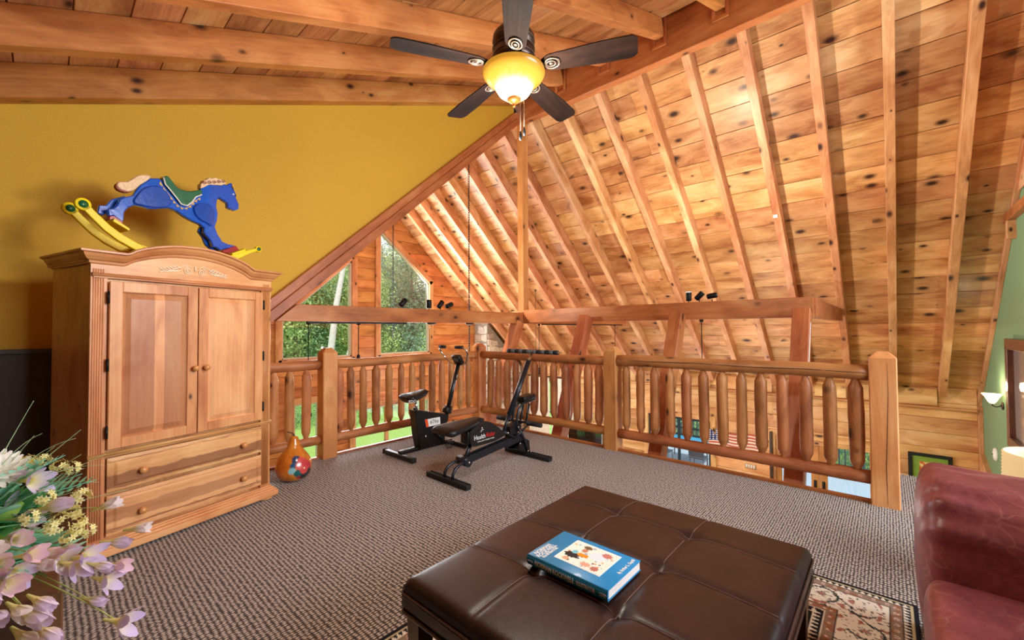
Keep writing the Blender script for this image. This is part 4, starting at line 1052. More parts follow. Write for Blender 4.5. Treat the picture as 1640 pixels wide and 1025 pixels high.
text_mesh('spine_text', 'ILLUSTRATOR', .019, SM @ T(.088, -.0, 0), bk, M_PRINTW, sx=0.62, bold=.0004)
text_mesh('spine_text', 'GUPTILL', .009, SM @ T(-.155, -.0, 0), bk, M_PRINTW, sx=0.8)
text_mesh('spine_text', 'WATSON-\nGUPTILL', .007, SM @ T(.155, -.0, 0), bk, M_PRINTW, sx=0.9)
# ================================================================== RUG
RX0, RX1, RY0, RY1 = 0.35, 2.815, -0.085, 1.665
def rugpat(x, y):
    d = min(x - RX0, RX1 - x, y - RY0, RY1 - y)
    along = y if min(x - RX0, RX1 - x) < min(y - RY0, RY1 - y) else x
    n1 = noise.noise(Vector((x * 30, y * 30, 1))); n2 = noise.noise(Vector((x * 70, y * 70, 4)))
    BLK, CRM, TAN, CORAL, DK = (16, 17, 28), (226, 220, 206), (142, 120, 104), (170, 120, 108), (40, 38, 44)
    if d < .020: return BLK
    if d < .026: return (190, 176, 140)
    if d < .055:
        t = (along / .026) % 1; return CRM if abs(t - .5) * 2 < (d - .026) / .03 else BLK
    if d < .060: return DK
    if d < .098:
        t = (along / .05) % 1; q = math.hypot((t - .5) * .05, d - .079)
        return CORAL if q < .007 else (CRM if q < .010 else (TAN if n1 > -.1 else (140, 96, 66)))
    if d < .102: return DK
    if d < .285:
        u = d - .1935; ph = along * 2 * PI / .36
        vine = u - .055 * math.sin(ph); cx = round((along - .09) / .18) * .18 + .09
        side = -1 if int(round((along - .09) / .18)) % 2 == 0 else 1
        r = math.hypot(along - cx, u + side * .012); a = math.atan2(u + side * .012, along - cx)
        if abs(r - .064) < .004 + .004 * (math.sin(a * 22) > 0) and math.sin(a * side + .6) < .55: return (48, 56, 54)
        if r < .012: return CORAL
        if r < .017 + .006 * math.sin(a * 8): return (52, 60, 70)
        if r < .050: return (120, 112, 104) if n2 > .28 else CRM
        if abs(vine) < .0045: return (60, 64, 60)
        if n1 > .33: return CORAL if n2 > 0 else (150, 84, 66)
        if n2 > .36: return (66, 66, 64)
        return CRM
    if d < .289: return DK
    if d < .330:
        t = (along / .055) % 1; q = math.hypot((t - .5) * .055, d - .309)
        return CRM if q < .005 else (CORAL if q < .011 else (TAN if n1 > -.15 else (150, 100, 72)))
    if d < .334: return CRM
    if d < .368:
        t = (along / .03) % 1; return CRM if abs(t - .5) * 2 < (d - .334) / .05 else BLK
    if d < .374: return CRM
    c = noise.noise(Vector((x * 9 + 3, y * 9, 2))); e = noise.noise(Vector((x * 22, y * 22, 8)))
    if abs(c) < .05 and d > .39: return (206, 186, 150)
    if c > .16 and e > .05: return CORAL if n2 > -.1 else CRM
    if c < -.25 and e > .22: return CRM
    return BLK
RM = T((RX0 + RX1) / 2, (RY0 + RY1) / 2, 0.0)
rg = tag(link('area_rug', None, None, RM), 'black and cream oriental rug with floral border under the ottoman', 'rug')
MB().box((0, 0, .0042), (RX1 - RX0, RY1 - RY0, .0078)).build('rug_backing', plain('rug_black_edge', (20, 19, 24), 0.9), rg)
painted('woven_face', RM @ T(0, 0, .0086), rg, RX1 - RX0, RY1 - RY0, 490, 350, lambda x, y: rugpat(x + (RX0 + RX1) / 2, y + (RY0 + RY1) / 2), 0.95)

# ================================================================== SOFA
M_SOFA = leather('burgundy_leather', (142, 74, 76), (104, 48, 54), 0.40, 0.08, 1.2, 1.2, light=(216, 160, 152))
so = tag(link('sofa', None, None, T(1.65, -0.55, 0)), 'burgundy leather sofa with puffy rolled arm in the right foreground', 'sofa')
def puff(name, x0, x1, y0, y1, z0, z1, pw=3.0, mat=M_SOFA, wr=0.0, pinch=0.0, nu=72, nv=60, sag=0.0):
    """puffed cushion running along Y: superellipse section with rounded ends, wrinkles gathered at the +Y end"""
    cx, cz, hx, hz = (x0 + x1) / 2, (z0 + z1) / 2, (x1 - x0) / 2, (z1 - z0) / 2; L = y1 - y0; vs = []
    ts = [0.5 - 0.5 * math.cos(PI * j / nv) for j in range(nv + 1)]
    for t in ts:
        y = y1 - t * L; e = min(t * L, (1 - t) * L); r = min(1, e / .10); s = (1 - (1 - r) ** 3.2) ** (1 / 3.2) if r < 1 else 1
        s = max(s, .02)
        for k in range(nu):
            a = 2 * PI * k / nu; c_, s_ = math.cos(a), math.sin(a)
            X = math.copysign(abs(c_) ** (2 / pw), c_); Z = math.copysign(abs(s_) ** (2 / pw), s_)
            q = s * (1 + .012 * noise.noise(Vector((X * 2, Z * 2, y * 5))))
            if wr: 
                w_ = wr * math.exp(-t * L / .14) * (0.6 * math.sin(k * 2 * PI / nu * 17 + 3 * noise.noise(Vector((X, Z, 2)))) + noise.noise(Vector((X * 6, Z * 9, y * 6))))
                q += w_ * min(1, e / .02)
            if pinch:
                q -= pinch * math.exp(-((Z * 1.0 - .18) / .10) ** 2) * math.exp(-t * L / .16) * (1 if X < .6 else 0)
            zz = cz + hz * Z * q
            if sag and Z > 0: zz -= sag * math.sin(PI * t) * (1 - abs(X))
            vs.append((cx + hx * X * q, y, zz))
    m = len(ts)
    fs = [(i * nu + k, i * nu + (k + 1) % nu, (i + 1) * nu + (k + 1) % nu, (i + 1) * nu + k) for i in range(m - 1) for k in range(nu)] + [tuple(range(nu)), tuple(reversed([(m - 1) * nu + k for k in range(nu)]))]
    b = MB(); b.add(vs, fs, 0, True); return b.build(name, mat, so, Matrix.Identity(4))
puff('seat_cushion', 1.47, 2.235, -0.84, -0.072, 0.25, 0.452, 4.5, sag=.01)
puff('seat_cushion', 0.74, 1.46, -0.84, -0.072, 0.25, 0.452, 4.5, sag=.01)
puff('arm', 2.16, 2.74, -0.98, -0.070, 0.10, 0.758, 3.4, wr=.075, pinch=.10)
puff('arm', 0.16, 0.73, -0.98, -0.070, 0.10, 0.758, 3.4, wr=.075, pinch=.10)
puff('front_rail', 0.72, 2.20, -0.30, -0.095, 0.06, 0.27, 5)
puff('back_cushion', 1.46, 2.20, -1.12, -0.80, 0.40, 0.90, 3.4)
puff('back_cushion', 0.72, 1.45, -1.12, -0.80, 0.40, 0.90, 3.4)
MB().rbox((1.45, -0.68, .18), (2.44, .84, .20), .03, 3).build('base', M_SOFA, so, Matrix.Identity(4))
for x in (.26, 2.64):
    for y in (-.16, -1.02): MB().lathe([(0, 0), (.03, 0), (.036, .09), (0, .092)], 14, T(x, y, .0)).build('foot', M_LEG, so, Matrix.Identity(4))

# lamp with a ribbed shade on a small table beyond the sofa arm
tb_ = tag(link('side_table', None, None, T(3.27, -0.60, 0)), 'small dark wooden side table hidden behind the sofa arm', 'table')
TM = WM['side_table']
MB().lathe([(0, .40), (.24, .40), (.25, .41), (.25, .425), (0, .43)], 32).build('table_top', M_LEG, tb_, TM)
for k in range(3):
    a = k * 2 * PI / 3 + .4; MB().tube([(.06 * math.cos(a), .06 * math.sin(a), .40), (.20 * math.cos(a), .20 * math.sin(a), .0)], [.02, .014], 10).build('leg', M_LEG, tb_, TM)
lm = tag(link('table_lamp', None, None, T(3.27, -0.595, 0.43)), 'table lamp with ribbed cream drum shade behind the sofa arm', 'lamp')
LM = WM['table_lamp']
pr = []
for k in range(31): pr.append((.172 + .004 * (k % 2) - .0008 * k * .2, .035 + k * .0085))
M_SHADE, _nt, _b, _o = base_mat('cream_ribbed_shade')
_b.inputs['Base Color'].default_value = (*lin((240, 224, 176)), 1); _b.inputs['Roughness'].default_value = .8
_b.inputs['Emission Color'].default_value = (*lin((255, 226, 160)), 1); _b.inputs['Emission Strength'].default_value = 0.25
MB().lathe(pr + [(pr[-1][0] - .008, pr[-1][1]), (pr[-1][0] - .010, pr[-1][1] - .02), (.164, .04), (.168, .035)], 48).build('shade', M_SHADE, lm, LM)
MB().lathe([(0, 0), (.07, 0), (.072, .012), (.02, .02), (.016, .18), (0, .185)], 20).build('base', M_IRON, lm, LM)

# ================================================================== CEILING FAN
M_BRONZE = plain('brushed_bronze', (82, 66, 60), 0.35, 0.85)
M_BLADE = wood('dark_walnut_blade', (54, 36, 28), (32, 21, 18), (14, 9, 9), 0.0, 0.7, 0.0, 0.02, grain=1.2)
for _n in M_BLADE.node_tree.nodes:
    if _n.type == 'BSDF_PRINCIPLED': _n.inputs['Specular IOR Level'].default_value = 0.08
M_MED = plain('pewter_medallion', (130, 112, 98), 0.4, 0.7)
M_BOWL, _nt, _b, _o = base_mat('lit_glass_bowl'); g = N(_nt)
_tc = g.new('ShaderNodeTexCoord').outputs['Object']; _sp = g.new('ShaderNodeSeparateXYZ'); g.put(_sp.inputs[0], _tc)
_nz = g.noise(_tc, 40, 3)
_zz = g.math('ADD', _sp.outputs[2], g.math('MULTIPLY_ADD', _nz, .02, -.01))
_col = g.ramp(g.math('MULTIPLY_ADD', _zz, 5.0, 1.0), [(0.30, lin((255, 236, 190))), (0.52, lin((255, 226, 160))), (0.72, lin((226, 160, 42))), (0.95, lin((200, 140, 40)))])
_st = g.math('MULTIPLY_ADD', _zz, -60.0, -2.9, False); _st = g.math('MAXIMUM', _st, 0.75)
_st = g.math('MINIMUM', _st, 3.2)
g.put(_b.inputs['Base Color'], lin((120, 84, 30)) + (1,)); g.put(_b.inputs['Emission Color'], _col); g.put(_b.inputs['Emission Strength'], _st); _b.inputs['Roughness'].default_value = .25
FX, FY, FZ = 1.665, 1.468, 2.735
fan = tag(link('ceiling_fan', None, None, T(FX, FY, FZ)), 'five blade bronze ceiling fan with glowing amber glass bowl and two pull chains', 'ceiling fan')
FM = WM['ceiling_fan']
MB().lathe([(0, .03), (.085, .03), (.108, .045), (.112, .06), (.112, .115), (.108, .118), (.108, .128), (.112, .131), (.112, .185), (.104, .20), (.085, .215), (.03, .225), (0, .226)], 40).build('motor_housing', M_BRONZE, fan, FM)
b = MB()
for z in (.075, .118, .16): b.tube([(.1135 * math.cos(a * PI / 18), .1135 * math.sin(a * PI / 18), z) for a in range(37)], .0022, 6, caps=False)
b.build('housing_bands', M_MED, fan, FM)
MB().lathe([(0, .2), (.014, .2), (.014, .80), (0, .80)], 14).build('downrod', M_BRONZE, fan, FM)
cz_ = ZD + SD * FX + 0.24 - FZ
MB().lathe([(0, cz_ - .12), (.03, cz_ - .12), (.06, cz_ - .05), (.072, cz_), (0, cz_ + .03)], 24).build('canopy', M_BRONZE, fan, FM)
MB().lathe([(.0, .03), (.07, .03), (.10, .02), (.155, .012), (.166, .002), (.164, -.004), (.150, .0), (.0, .004)], 40).build('light_rim', M_BRONZE, fan, FM)
MB().lathe([(.166, .0), (.168, -.010), (.160, -.028), (.142, -.045), (.122, -.058), (.110, -.070), (.102, -.088), (.082, -.120), (.052, -.142), (.024, -.151), (.0, -.153)], 48).build('glass_bowl', M_BOWL, fan, FM)
MB().lathe([(0, -.148), (.036, -.146), (.037, -.152), (.026, -.164), (.010, -.172), (.006, -.182), (.008, -.188), (0, -.192)], 20).build('finial', plain('copper_finial', (140, 84, 34), 0.35, 0.6), fan, FM)
for k, (dx, dy, l) in enumerate(((.0, -.045, .375), (.048, -.03, .33))):
    c = MB().tube([(dx, dy, -.13), (dx, dy, -l + .04)], .0016, 6); ch = c.build('pull_chain', M_MED, fan, FM)
    MB().lathe([(0, -l - .012), (.006, -l - .008), (.009, -l + .006), (.007, -l + .022), (.0025, -l + .036), (.0, -l + .042)], 12, T(dx, dy, 0)).build('chain_pull', M_IRON, ch, FM)
blade = None
for k in range(5):
    a = math.radians(223 + 72 * k)
    BMt = FM @ T(0, 0, -.004 + .0) @ RZ(a) @ Matrix.Rotation(math.radians(-11), 4, 'X')
    n_ = 30; out = []
    for i in range(n_ + 1):
        x = .155 + (.64 - .155) * i / n_; t = i / n_; w = .050 + .018 * min(1, t * 1.6) 
        if t > .9: w *= (1 - ((t - .9) / .1) ** 3 * .35)
        if t < .08: w *= .55 + .45 * (t / .08)
        out.append((x, w))
    up_ = [(x, w) for x, w in out]; dn_ = [(x, -w) for x, w in reversed(out)]
    P_ = up_ + dn_; nP = len(P_)
    # centre the grain along the blade
    v_ = [(x, y, -.003) for x, y in P_] + [(x, y, .003) for x, y in P_]
    f_ = [tuple(reversed(range(nP))), tuple(range(nP, 2 * nP))] + [(i, (i + 1) % nP, (i + 1) % nP + nP, i + nP) for i in range(nP)]
    bl_ = MB().add(v_, f_).build('blade', M_BLADE, fan, BMt @ T(0, 0, .022))
    b = MB()
    b.tube([(.09, 0, .03), (.13, 0, .022), (.165, 0, .016)], [.016, .012, .014], 8, flat=.5)
    ring = [(.205 + .042 * math.cos(t_ * PI / 12) * (1.0 if math.cos(t_ * PI / 12) > 0 else .8), .033 * math.sin(t_ * PI / 12), .015) for t_ in range(25)]
    b.tube(ring, .0055, 6, caps=False)
    ring = [(.203 + .024 * math.cos(t_ * PI / 12), .018 * math.sin(t_ * PI / 12), .014) for t_ in range(25)]
    b.tube(ring, .0045, 6, caps=False)
    b.lathe([(0, .0105), (.010, .0105), (.011, .014), (0, .016)], 12, T(.203, 0, 0))
    b.build('blade_iron', M_MED, bl_, BMt)

# ================================================================== EXERCISE BIKE
M_GUN = plain('gunmetal_tube', (44, 47, 54), 0.32, 0.55)
M_CHROME = plain('chrome', (220, 222, 225), 0.12, 1.0)
M_VINYL = plain('black_vinyl', (10, 11, 14), 0.42, spec=0.4)
M_FOAM = plain('black_foam_grip', (22, 23, 25), 0.8)
bike = tag(link('exercise_bike', None, None, T(2.86, 3.85, 0)), 'black upright exercise bike with chrome handlebars in the loft corner', 'exercise bike')
I4 = Matrix.Identity(4)
BYc = 3.85
for x in (2.50, 3.205):
    b = MB(); b.rbox((x, BYc, .030), (.05, .50, .045), .006, 2); base_ = b.build('base_bar', M_BLACK, bike, I4)
    b = MB(); b.rbox((x, BYc - .262, .030), (.056, .03, .05), .006, 2); b.build('end_cap', M_FOAM, base_, I4)
    b = MB(); b.rbox((x, BYc + .262, .030), (.056, .03, .05), .006, 2); b.build('end_cap', M_FOAM, base_, I4)
MB().rbox((2.855, BYc, .055), (.70, .06, .04), .006, 2).build('spine_tube', M_BLACK, bike, I4)
sh_ = MB().prism([(2.665, .482), (2.725, .478), (3.05, .392), (3.13, .372), (3.12, .30), (3.07, .24), (3.075, .07), (2.90, .055), (2.735, .05), (2.70, .20)], BYc - .06, BYc + .06, None, 0, .008).build('body_shroud', M_BLACK, bike, I4)
MB().prism([(2.787, .367), (2.995, .365), (3.001, .284), (2.806, .28)], BYc - .0625, BYc - .060).build('model_label', M_WHITEP, sh_, I4)
MB().prism([(2.787, .367), (2.824, .367), (2.840, .280), (2.806, .28)], BYc - .0632, BYc - .0622).build('orange_band', plain('orange_label', (226, 84, 34), .45), sh_, I4)
TX = Matrix(((1, 0, 0, 0), (0, 0, -1, 0), (0, 1, 0, 0), (0, 0, 0, 1)))       # text facing -Y
text_mesh('label_number', '676e', .062, T(2.915, BYc - .0640, .328) @ TX, sh_, M_BLACK, sx=0.98)
MB().lathe([(0, 0), (.010, 0), (.010, .004), (0, .005)], 12, T(2.80, BYc - .06, .185) @ Matrix.Rotation(PI / 2, 4, 'X')).build('round_badge', M_WHITEP, sh_, I4)
MB().tube([(2.735, BYc, .44), (2.705, BYc, .58)], .014, 12).build('seat_post', M_CHROME, bike, I4)
kb = MB(); kb.tube([(2.70, BYc - .03, .485), (2.665, BYc - .055, .475)], .007, 8); kb.lathe([(0, 0), (.016, .0), (.018, .008), (.012, .02), (0, .021)], 12, T(2.675, BYc - .05, .475) @ Matrix.Rotation(PI / 2, 4, 'X'))
kb.build('seat_knob', M_IRON, bike, I4)
MB().tube([(2.71, BYc, .47), (2.705, BYc, .505)], .024, 12).build('post_collar', M_BLACK, bike, I4)
# saddle
vs = []; nu, nv = 20, 16
for j in range(nv + 1):
    t = j / nv; x = 2.545 + .335 * t; w = .115 * (1 - t) ** .8 * (1 if t > .02 else .85) + .028; zc_ = .625 + .022 * math.cos(t * PI * 1.15) * -1 * .4 + .03 * (t ** 2) + .012 * (1 - t) ** 2
    e = min(1, math.sin(PI * min(max(t, .02), .98)) * 2.2)
    for k in range(nu):
        a = 2 * PI * k / nu; c_, s_ = math.cos(a), math.sin(a)
        vs.append((x, BYc + w * math.copysign(abs(c_) ** .8, c_) * (.55 + .45 * e), zc_ + (.036 if s_ > 0 else .068 * (1 - .6 * t)) * (abs(s_) ** .7 * (1 if s_ > 0 else -1)) * e))
b = MB(); b.add(vs, [(i * nu + k, i * nu + (k + 1) % nu, (i + 1) * nu + (k + 1) % nu, (i + 1) * nu + k) for i in range(nv) for k in range(nu)] + [tuple(range(nu)), tuple(nv * nu + k for k in range(nu))], 0, True)
sdl = b.build('saddle', M_VINYL, bike, I4)
text_mesh('saddle_mark', 'EDO', .042, T(2.575, BYc - .136, .600) @ RZ(math.radians(-12)) @ TX, sdl, M_WHITEP)
col_ = MB(); col_.tube([(3.14, BYc, .36), (3.32, BYc, .93)], .024, 14); cc_ = col_.build('steering_column', M_BLACK, bike, I4)
b = MB(); b.rbox((0, 0, 0), (.085, .085, .07), .014, 2, T(3.15, BYc, .41) @ Matrix.Rotation(.3, 4, 'Y')); b.tube([(3.17, BYc - .06, .45), (3.17, BYc + .06, .45)], .009, 8); b.build('column_clamp', M_BLACK, cc_, I4)
b = MB(); b.tube([(3.275, BYc - .026, .78), (3.285, BYc - .026, .815)], .003, 6); b.tube([(3.23, BYc - .026, .64), (3.265, BYc - .026, .75)], .0025, 6); b.build('column_mark', M_WHITEP, cc_, I4)
b = MB(); b.rbox((0, 0, 0), (.06, .13, .12), .012, 2, T(3.315, BYc, .99) @ Matrix.Rotation(-.55, 4, 'Y')); cs_ = b.build('console', M_BLACK, bike, I4)
b = MB(); b.rbox((0, 0, 0), (.008, .09, .05), .003, 1, T(3.315, BYc, .99) @ Matrix.Rotation(-.55, 4, 'Y') @ T(-.030, 0, .018)); b.build('display', plain('console_display', (70, 84, 92), .25), cs_, I4)
hb_ = MB(); hb_.tube([(3.20, BYc - .115, 1.145), (3.21, BYc - .20, 1.145), (3.235, BYc - .24, 1.115), (3.26, BYc - .24, 1.07), (3.31, BYc - .15, .955), (3.33, BYc - .08, .935), (3.335, BYc, .93), (3.33, BYc + .08, .935), (3.31, BYc + .15, .955), (3.26, BYc + .24, 1.07), (3.235, BYc + .24, 1.115), (3.21, BYc + .20, 1.145), (3.20, BYc + .115, 1.145)], .0115, 12)
hbo = hb_.build('handlebar', M_CHROME, bike, I4)
for s in (-1, 1): MB().tube([(3.198, BYc + s * .095, 1.146), (3.208, BYc + s * .21, 1.146)], .019, 14).build('foam_grip', M_FOAM, hbo, I4)
for s in (-1, 1):
    b = MB(); y = BYc + s * .085
    p_c = (2.93, y, .20); p_p = (2.93 + .10 * (1 if s < 0 else -1), y + s * .02, .20 - .11 * (1 if s < 0 else -1))
    b.tube([p_c, p_p], .009, 8); b.lathe([(0, -.012), (.024, -.012), (.024, .012), (0, .012)], 14, T(*p_c) @ Matrix.Rotation(PI / 2, 4, 'X'))
    ck = b.build('crank', M_GUN, bike, I4)
    b = MB(); b.rbox((p_p[0] + .02, p_p[1] + s * .055, p_p[2]), (.09, .09, .024), .008, 2)
    b.build('pedal', M_FOAM, ck, I4)
    b = MB(); b.tube([(p_p[0] + .02 + .05 * math.cos(t_), p_p[1] + s * .055 + .0 , p_p[2] - .03 + .035 * math.sin(t_)) for t_ in [PI * 2 * q / 14 for q in range(15)]], .004, 6, caps=False); b.build('pedal_strap', M_FOAM, ck, I4)

# ================================================================== RIDING EXERCISER
rd = tag(link('riding_exerciser', None, None, T(2.92, 2.90, 0)), 'black rowing style fitness rider with foam T-bar beside the exercise bike', 'exercise machine')
RYc = 2.90
for x, y0, y1 in ((2.385, 2.635, 3.185), (3.445, 2.57, 3.185)):
    b = MB(); b.rbox((x, (y0 + y1) / 2, .022), (.055, y1 - y0, .035), .004, 2)
    for s in (-1, 1): b.rbox((x + s * .024, (y0 + y1) / 2, .034), (.008, y1 - y0, .03), .002, 1)
    b.build('foot_bar', M_FOAM, rd, I4)
for s in (-1, 1):
    MB().tube([(2.385, RYc + s * .055, .045), (2.39, RYc + s * .055, .085), (2.42, RYc + s * .052, .125), (2.475, RYc + s * .048, .150), (2.56, RYc + s * .044, .155)], .014, 12).build('rear_support', M_GUN, rd, I4)
b = MB(); b.tube([(2.565, RYc - .07, .152), (2.565, RYc + .07, .152)], .042, 18); pv = b.build('rear_pivot', M_GUN, rd, I4)
MB().lathe([(0, 0), (.012, 0), (.012, .008), (0, .010)], 10, T(2.565, RYc - .07, .152) @ Matrix.Rotation(PI / 2, 4, 'X')).build('bolt', M_CHROME, pv, I4)
BL = Vector((3.34 - 2.56, 0, .235 - .145)).length
FMx = frame((2.56, RYc, .150), (3.36, RYc, .225), (0, 0, 1))
b = MB(); b.box((0, 0, -.012), (.80, .066, .03), None, 0, .004); b.box((0, -.034, .008), (.80, .008, .065), None, 0, .002); b.box((0, .034, .008), (.80, .008, .065), None, 0, .002)
b.build('main_beam', M_GUN, rd, FMx)
MB().prism([(3.07, .20), (3.10, .16), (3.40, .20), (3.46, .165), (3.475, .045), (3.40, .045), (3.30, .10), (3.30, .18), (3.20, .27)], RYc - .036, RYc + .036, None, 0, .003).build('front_gusset', M_BLACK, rd, I4)
for s in (-1, 1):
    b = MB(); b.tube([(3.44, RYc + s * .045, .04), (3.36, RYc + s * .045, .21), (3.27, RYc + s * .045, .34)], .014, 8)
    b.build('front_brace', M_GUN, rd, I4)
    b = MB(); b.tube([(3.04, RYc + s * .05, .34), (3.22, RYc + s * .05, .24)], .013, 8); b.tube([(3.22, RYc + s * .052, .245), (3.44, RYc + s * .052, .345)], .012, 8); b.build('link_arm', M_GUN, rd, I4)
    b = MB(); b.tube([(3.40, RYc + s * .04, .36), (3.46, RYc + s * .04, .56)], .012, 8); b.build('rear_post', M_GUN, rd, I4)
    b = MB(); b.tube([(3.26, RYc + s * .03, .30), (3.27, RYc + s * .03, .42), (3.30, RYc + s * .03, .52), (3.36, RYc + s * .03, .565), (3.46, RYc + s * .03, .585)], .014, 10); b.build('curved_arm', M_GUN, rd, I4)
b = MB()
for (x, z) in ((3.281, .173), (3.41, .07), (3.455, .05), (3.10, .315), (3.26, .345)): b.lathe([(0, 0), (.010, 0), (.010, .010), (0, .012)], 8, T(x, RYc - .056, z) @ Matrix.Rotation(PI / 2, 4, 'X'))
b.build('bolts', M_CHROME, rd, I4)
MB().tube([(3.33, RYc - .27, .385), (3.33, RYc + .27, .385)], .013, 10).build('peg_axle', M_GUN, rd, I4)
for s in (-1, 1): MB().tube([(3.33, RYc + s * .12, .385), (3.33, RYc + s * .30, .385)], .024, 14).build('foot_peg', M_FOAM, rd, I4)
b = MB(); b.rbox((0, 0, 0), (.20, .12, .055), .016, 3, T(3.455, RYc, .618) @ Matrix.Rotation(-.08, 4, 'Y')); b.build('knee_pad', M_VINYL, rd, I4)
b = MB(); b.rbox((0, 0, 0), (.21, .09, .022), .004, 2, T(3.46, RYc, .582) @ Matrix.Rotation(-.08, 4, 'Y')); b.build('pad_bracket', M_BLACK, rd, I4)
MB().prism([(3.17, .26), (3.34, .30), (3.34, .37), (3.26, .40), (3.16, .36)], RYc - .03, RYc + .03, None, 0, .005).build('hinge_block', M_BLACK, rd, I4)
st_ = MB().tube([(3.10, RYc, .32), (3.20, RYc, .50), (3.50, RYc, 1.0), (3.555, RYc, 1.09)], .015, 12).build('handle_stem', M_CHROME, rd, I4)
MB().tube([(3.185, RYc, .475), (3.505, RYc, 1.01)], .027, 16).build('stem_foam', M_GUN, st_, I4)
MB().tube([(3.095, RYc, .31), (3.185, RYc, .475)], .0185, 12).build('stem_socket', M_GUN, st_, I4)
b = MB(); n_ = 12; y0, y1 = RYc - .36, RYc + .36
tb2 = MB().tube([(3.56, y0 - .012, 1.105), (3.56, y1 + .012, 1.105)], .012, 10).build('t_bar', M_CHROME, st_, I4)
for s in (-1, 1):
    for k in range(6):
        ya = RYc + s * (.014 + k * .057); yb = ya + s * .052
        MB().tube([(3.56, ya, 1.105), (3.56, yb, 1.105)], .024, 14).build('grip_ring', M_FOAM if k % 2 else plain('grey_foam_ring', (92, 98, 106), .7) if 'grey_foam_ring' not in MATS else MATS['grey_foam_ring'], st_, I4)
shr = MB().prism([(2.584, .419), (2.62, .445), (2.70, .478), (2.785, .487), (2.86, .462), (2.936, .415), (3.06, .325), (3.07, .305), (3.02, .292), (2.913, .272), (2.662, .272), (2.606, .284), (2.583, .334)], RYc - .066, RYc - .048, None, 0, .005).build('side_shroud', M_BLACK, rd, I4)
MB().prism([(2.584, .419), (2.70, .478), (2.785, .487), (2.936, .415), (3.06, .325), (3.02, .292), (2.662, .272), (2.583, .334)], RYc + .048, RYc + .066, None, 0, .005).build('side_shroud', M_BLACK, rd, I4)
text_mesh('logo_text', 'Health', .060, T(2.705, RYc - .0665, .352) @ TX, shr, M_WHITEP, sx=.92)
text_mesh('logo_text', 'Rider', .060, T(2.850, RYc - .0665, .352) @ TX, shr, plain('logo_red', (206, 28, 26), .45), sx=.92)
text_mesh('tagline', 'TOTAL BODY AEROBIC FITNESS', .0165, T(2.785, RYc - .0665, .312) @ TX, shr, M_WHITEP, sx=.95)
b = MB(); b.lathe([(0, 0), (.006, 0), (.006, .001), (0, .001)], 10, T(2.735, RYc - .066, .432) @ Matrix.Rotation(PI / 2, 4, 'X')); b.tube([(2.715, RYc - .067, .395), (2.735, RYc - .067, .418), (2.722, RYc - .067, .408)], .004, 6); b.tube([(2.735, RYc - .067, .42), (2.755, RYc - .067, .412)], .0025, 6)
b.build('rider_emblem', M_WHITEP, shr, I4)
# long padded seat, wide at the rear
vs = []; nu, nv = 24, 20
for j in range(nv + 1):
    t = j / nv; x = 2.285 + .50 * t; w = .155 * (1 - .62 * min(1, t * 1.15) ** 1.3); e = min(1, math.sin(PI * min(max(t, .015), .985)) * 3) ** .5; zt_ = .50 + .03 * t; zb_ = .415 + .05 * t
    for k in range(nu):
        a = 2 * PI * k / nu; c_, s_ = math.cos(a), math.sin(a); hz = (zt_ - zb_) / 2 * e
        vs.append((x, RYc + w * (.6 + .4 * e) * math.copysign(abs(c_) ** .6, c_), (zt_ + zb_) / 2 + hz * math.copysign(abs(s_) ** .6, s_)))
b = MB(); b.add(vs, [(i * nu + k, i * nu + (k + 1) % nu, (i + 1) * nu + (k + 1) % nu, (i + 1) * nu + k) for i in range(nv) for k in range(nu)] + [tuple(range(nu)), tuple(nv * nu + k for k in range(nu))], 0, True)
b.build('seat', M_VINYL, rd, I4)
MB().rbox((2.60, RYc, .365), (.075, .11, .13), .025, 3).build('seat_block', M_VINYL, rd, I4)
MB().tube([(2.565, RYc, .15), (2.66, RYc, .30)], .018, 12).build('seat_strut', M_GUN, rd, I4)

# ================================================================== SPOTLIGHTS, PENDANTS, CHAINS
M_BULB = emit('lit_bulb', (255, 250, 240), 14)
def spot(x, y, z, tilt, az, lit, label):
    r = tag(link('spotlight', None, None, T(x, y, z)), label, 'spotlight'); r['group'] = 'spotlights on the tie beams'
    m_ = WM[r.name]
    MB().tube([(0, 0, -.002), (0, 0, .035)], .006, 8).build('stem', M_IRON, r, m_)
    hm = m_ @ T(0, 0, .075) @ RZ(az) @ Matrix.Rotation(tilt, 4, 'Y')
    hd = MB().lathe([(0, -.055), (.026, -.055), (.032, -.045), (.034, .05), (.031, .055), (.030, .045), (0, .040)], 20).build('head', M_IRON, r, hm)
    MB().lathe([(0, .048), (.030, .049), (.031, .056), (0, .060)], 16).build('lens', M_BULB if lit else M_GUN, hd, hm)
    return r
spot(5.30, 1.815, 1.667, 0.0, 0, True, 'lit black spotlight pointing straight up on the right tie beam')
spot(5.30, 1.69, 1.667, -.8, 1.6, False, 'tilted black spotlight, middle of the three on the right tie beam')
spot(5.30, 1.545, 1.662, -1.4, 1.6, False, 'black spotlight lying almost flat, nearest the right end of the tie beam')
spot(2.98, 4.50, 1.617, .8, 0, False, 'leftmost spotlight on the left tie beam, in front of the window')
spot(3.38, 4.50, 1.617, 0, 0, False, 'upright black spotlight on the left tie beam beside the window frame')
spot(3.57, 4.50, 1.617, -.7, PI, False, 'tilted black spotlight right of the window on the left tie beam')
spot(3.72, 4.50, 1.612, 1.2, 0, False, 'small black spotlight nearest the king post on the left tie beam')
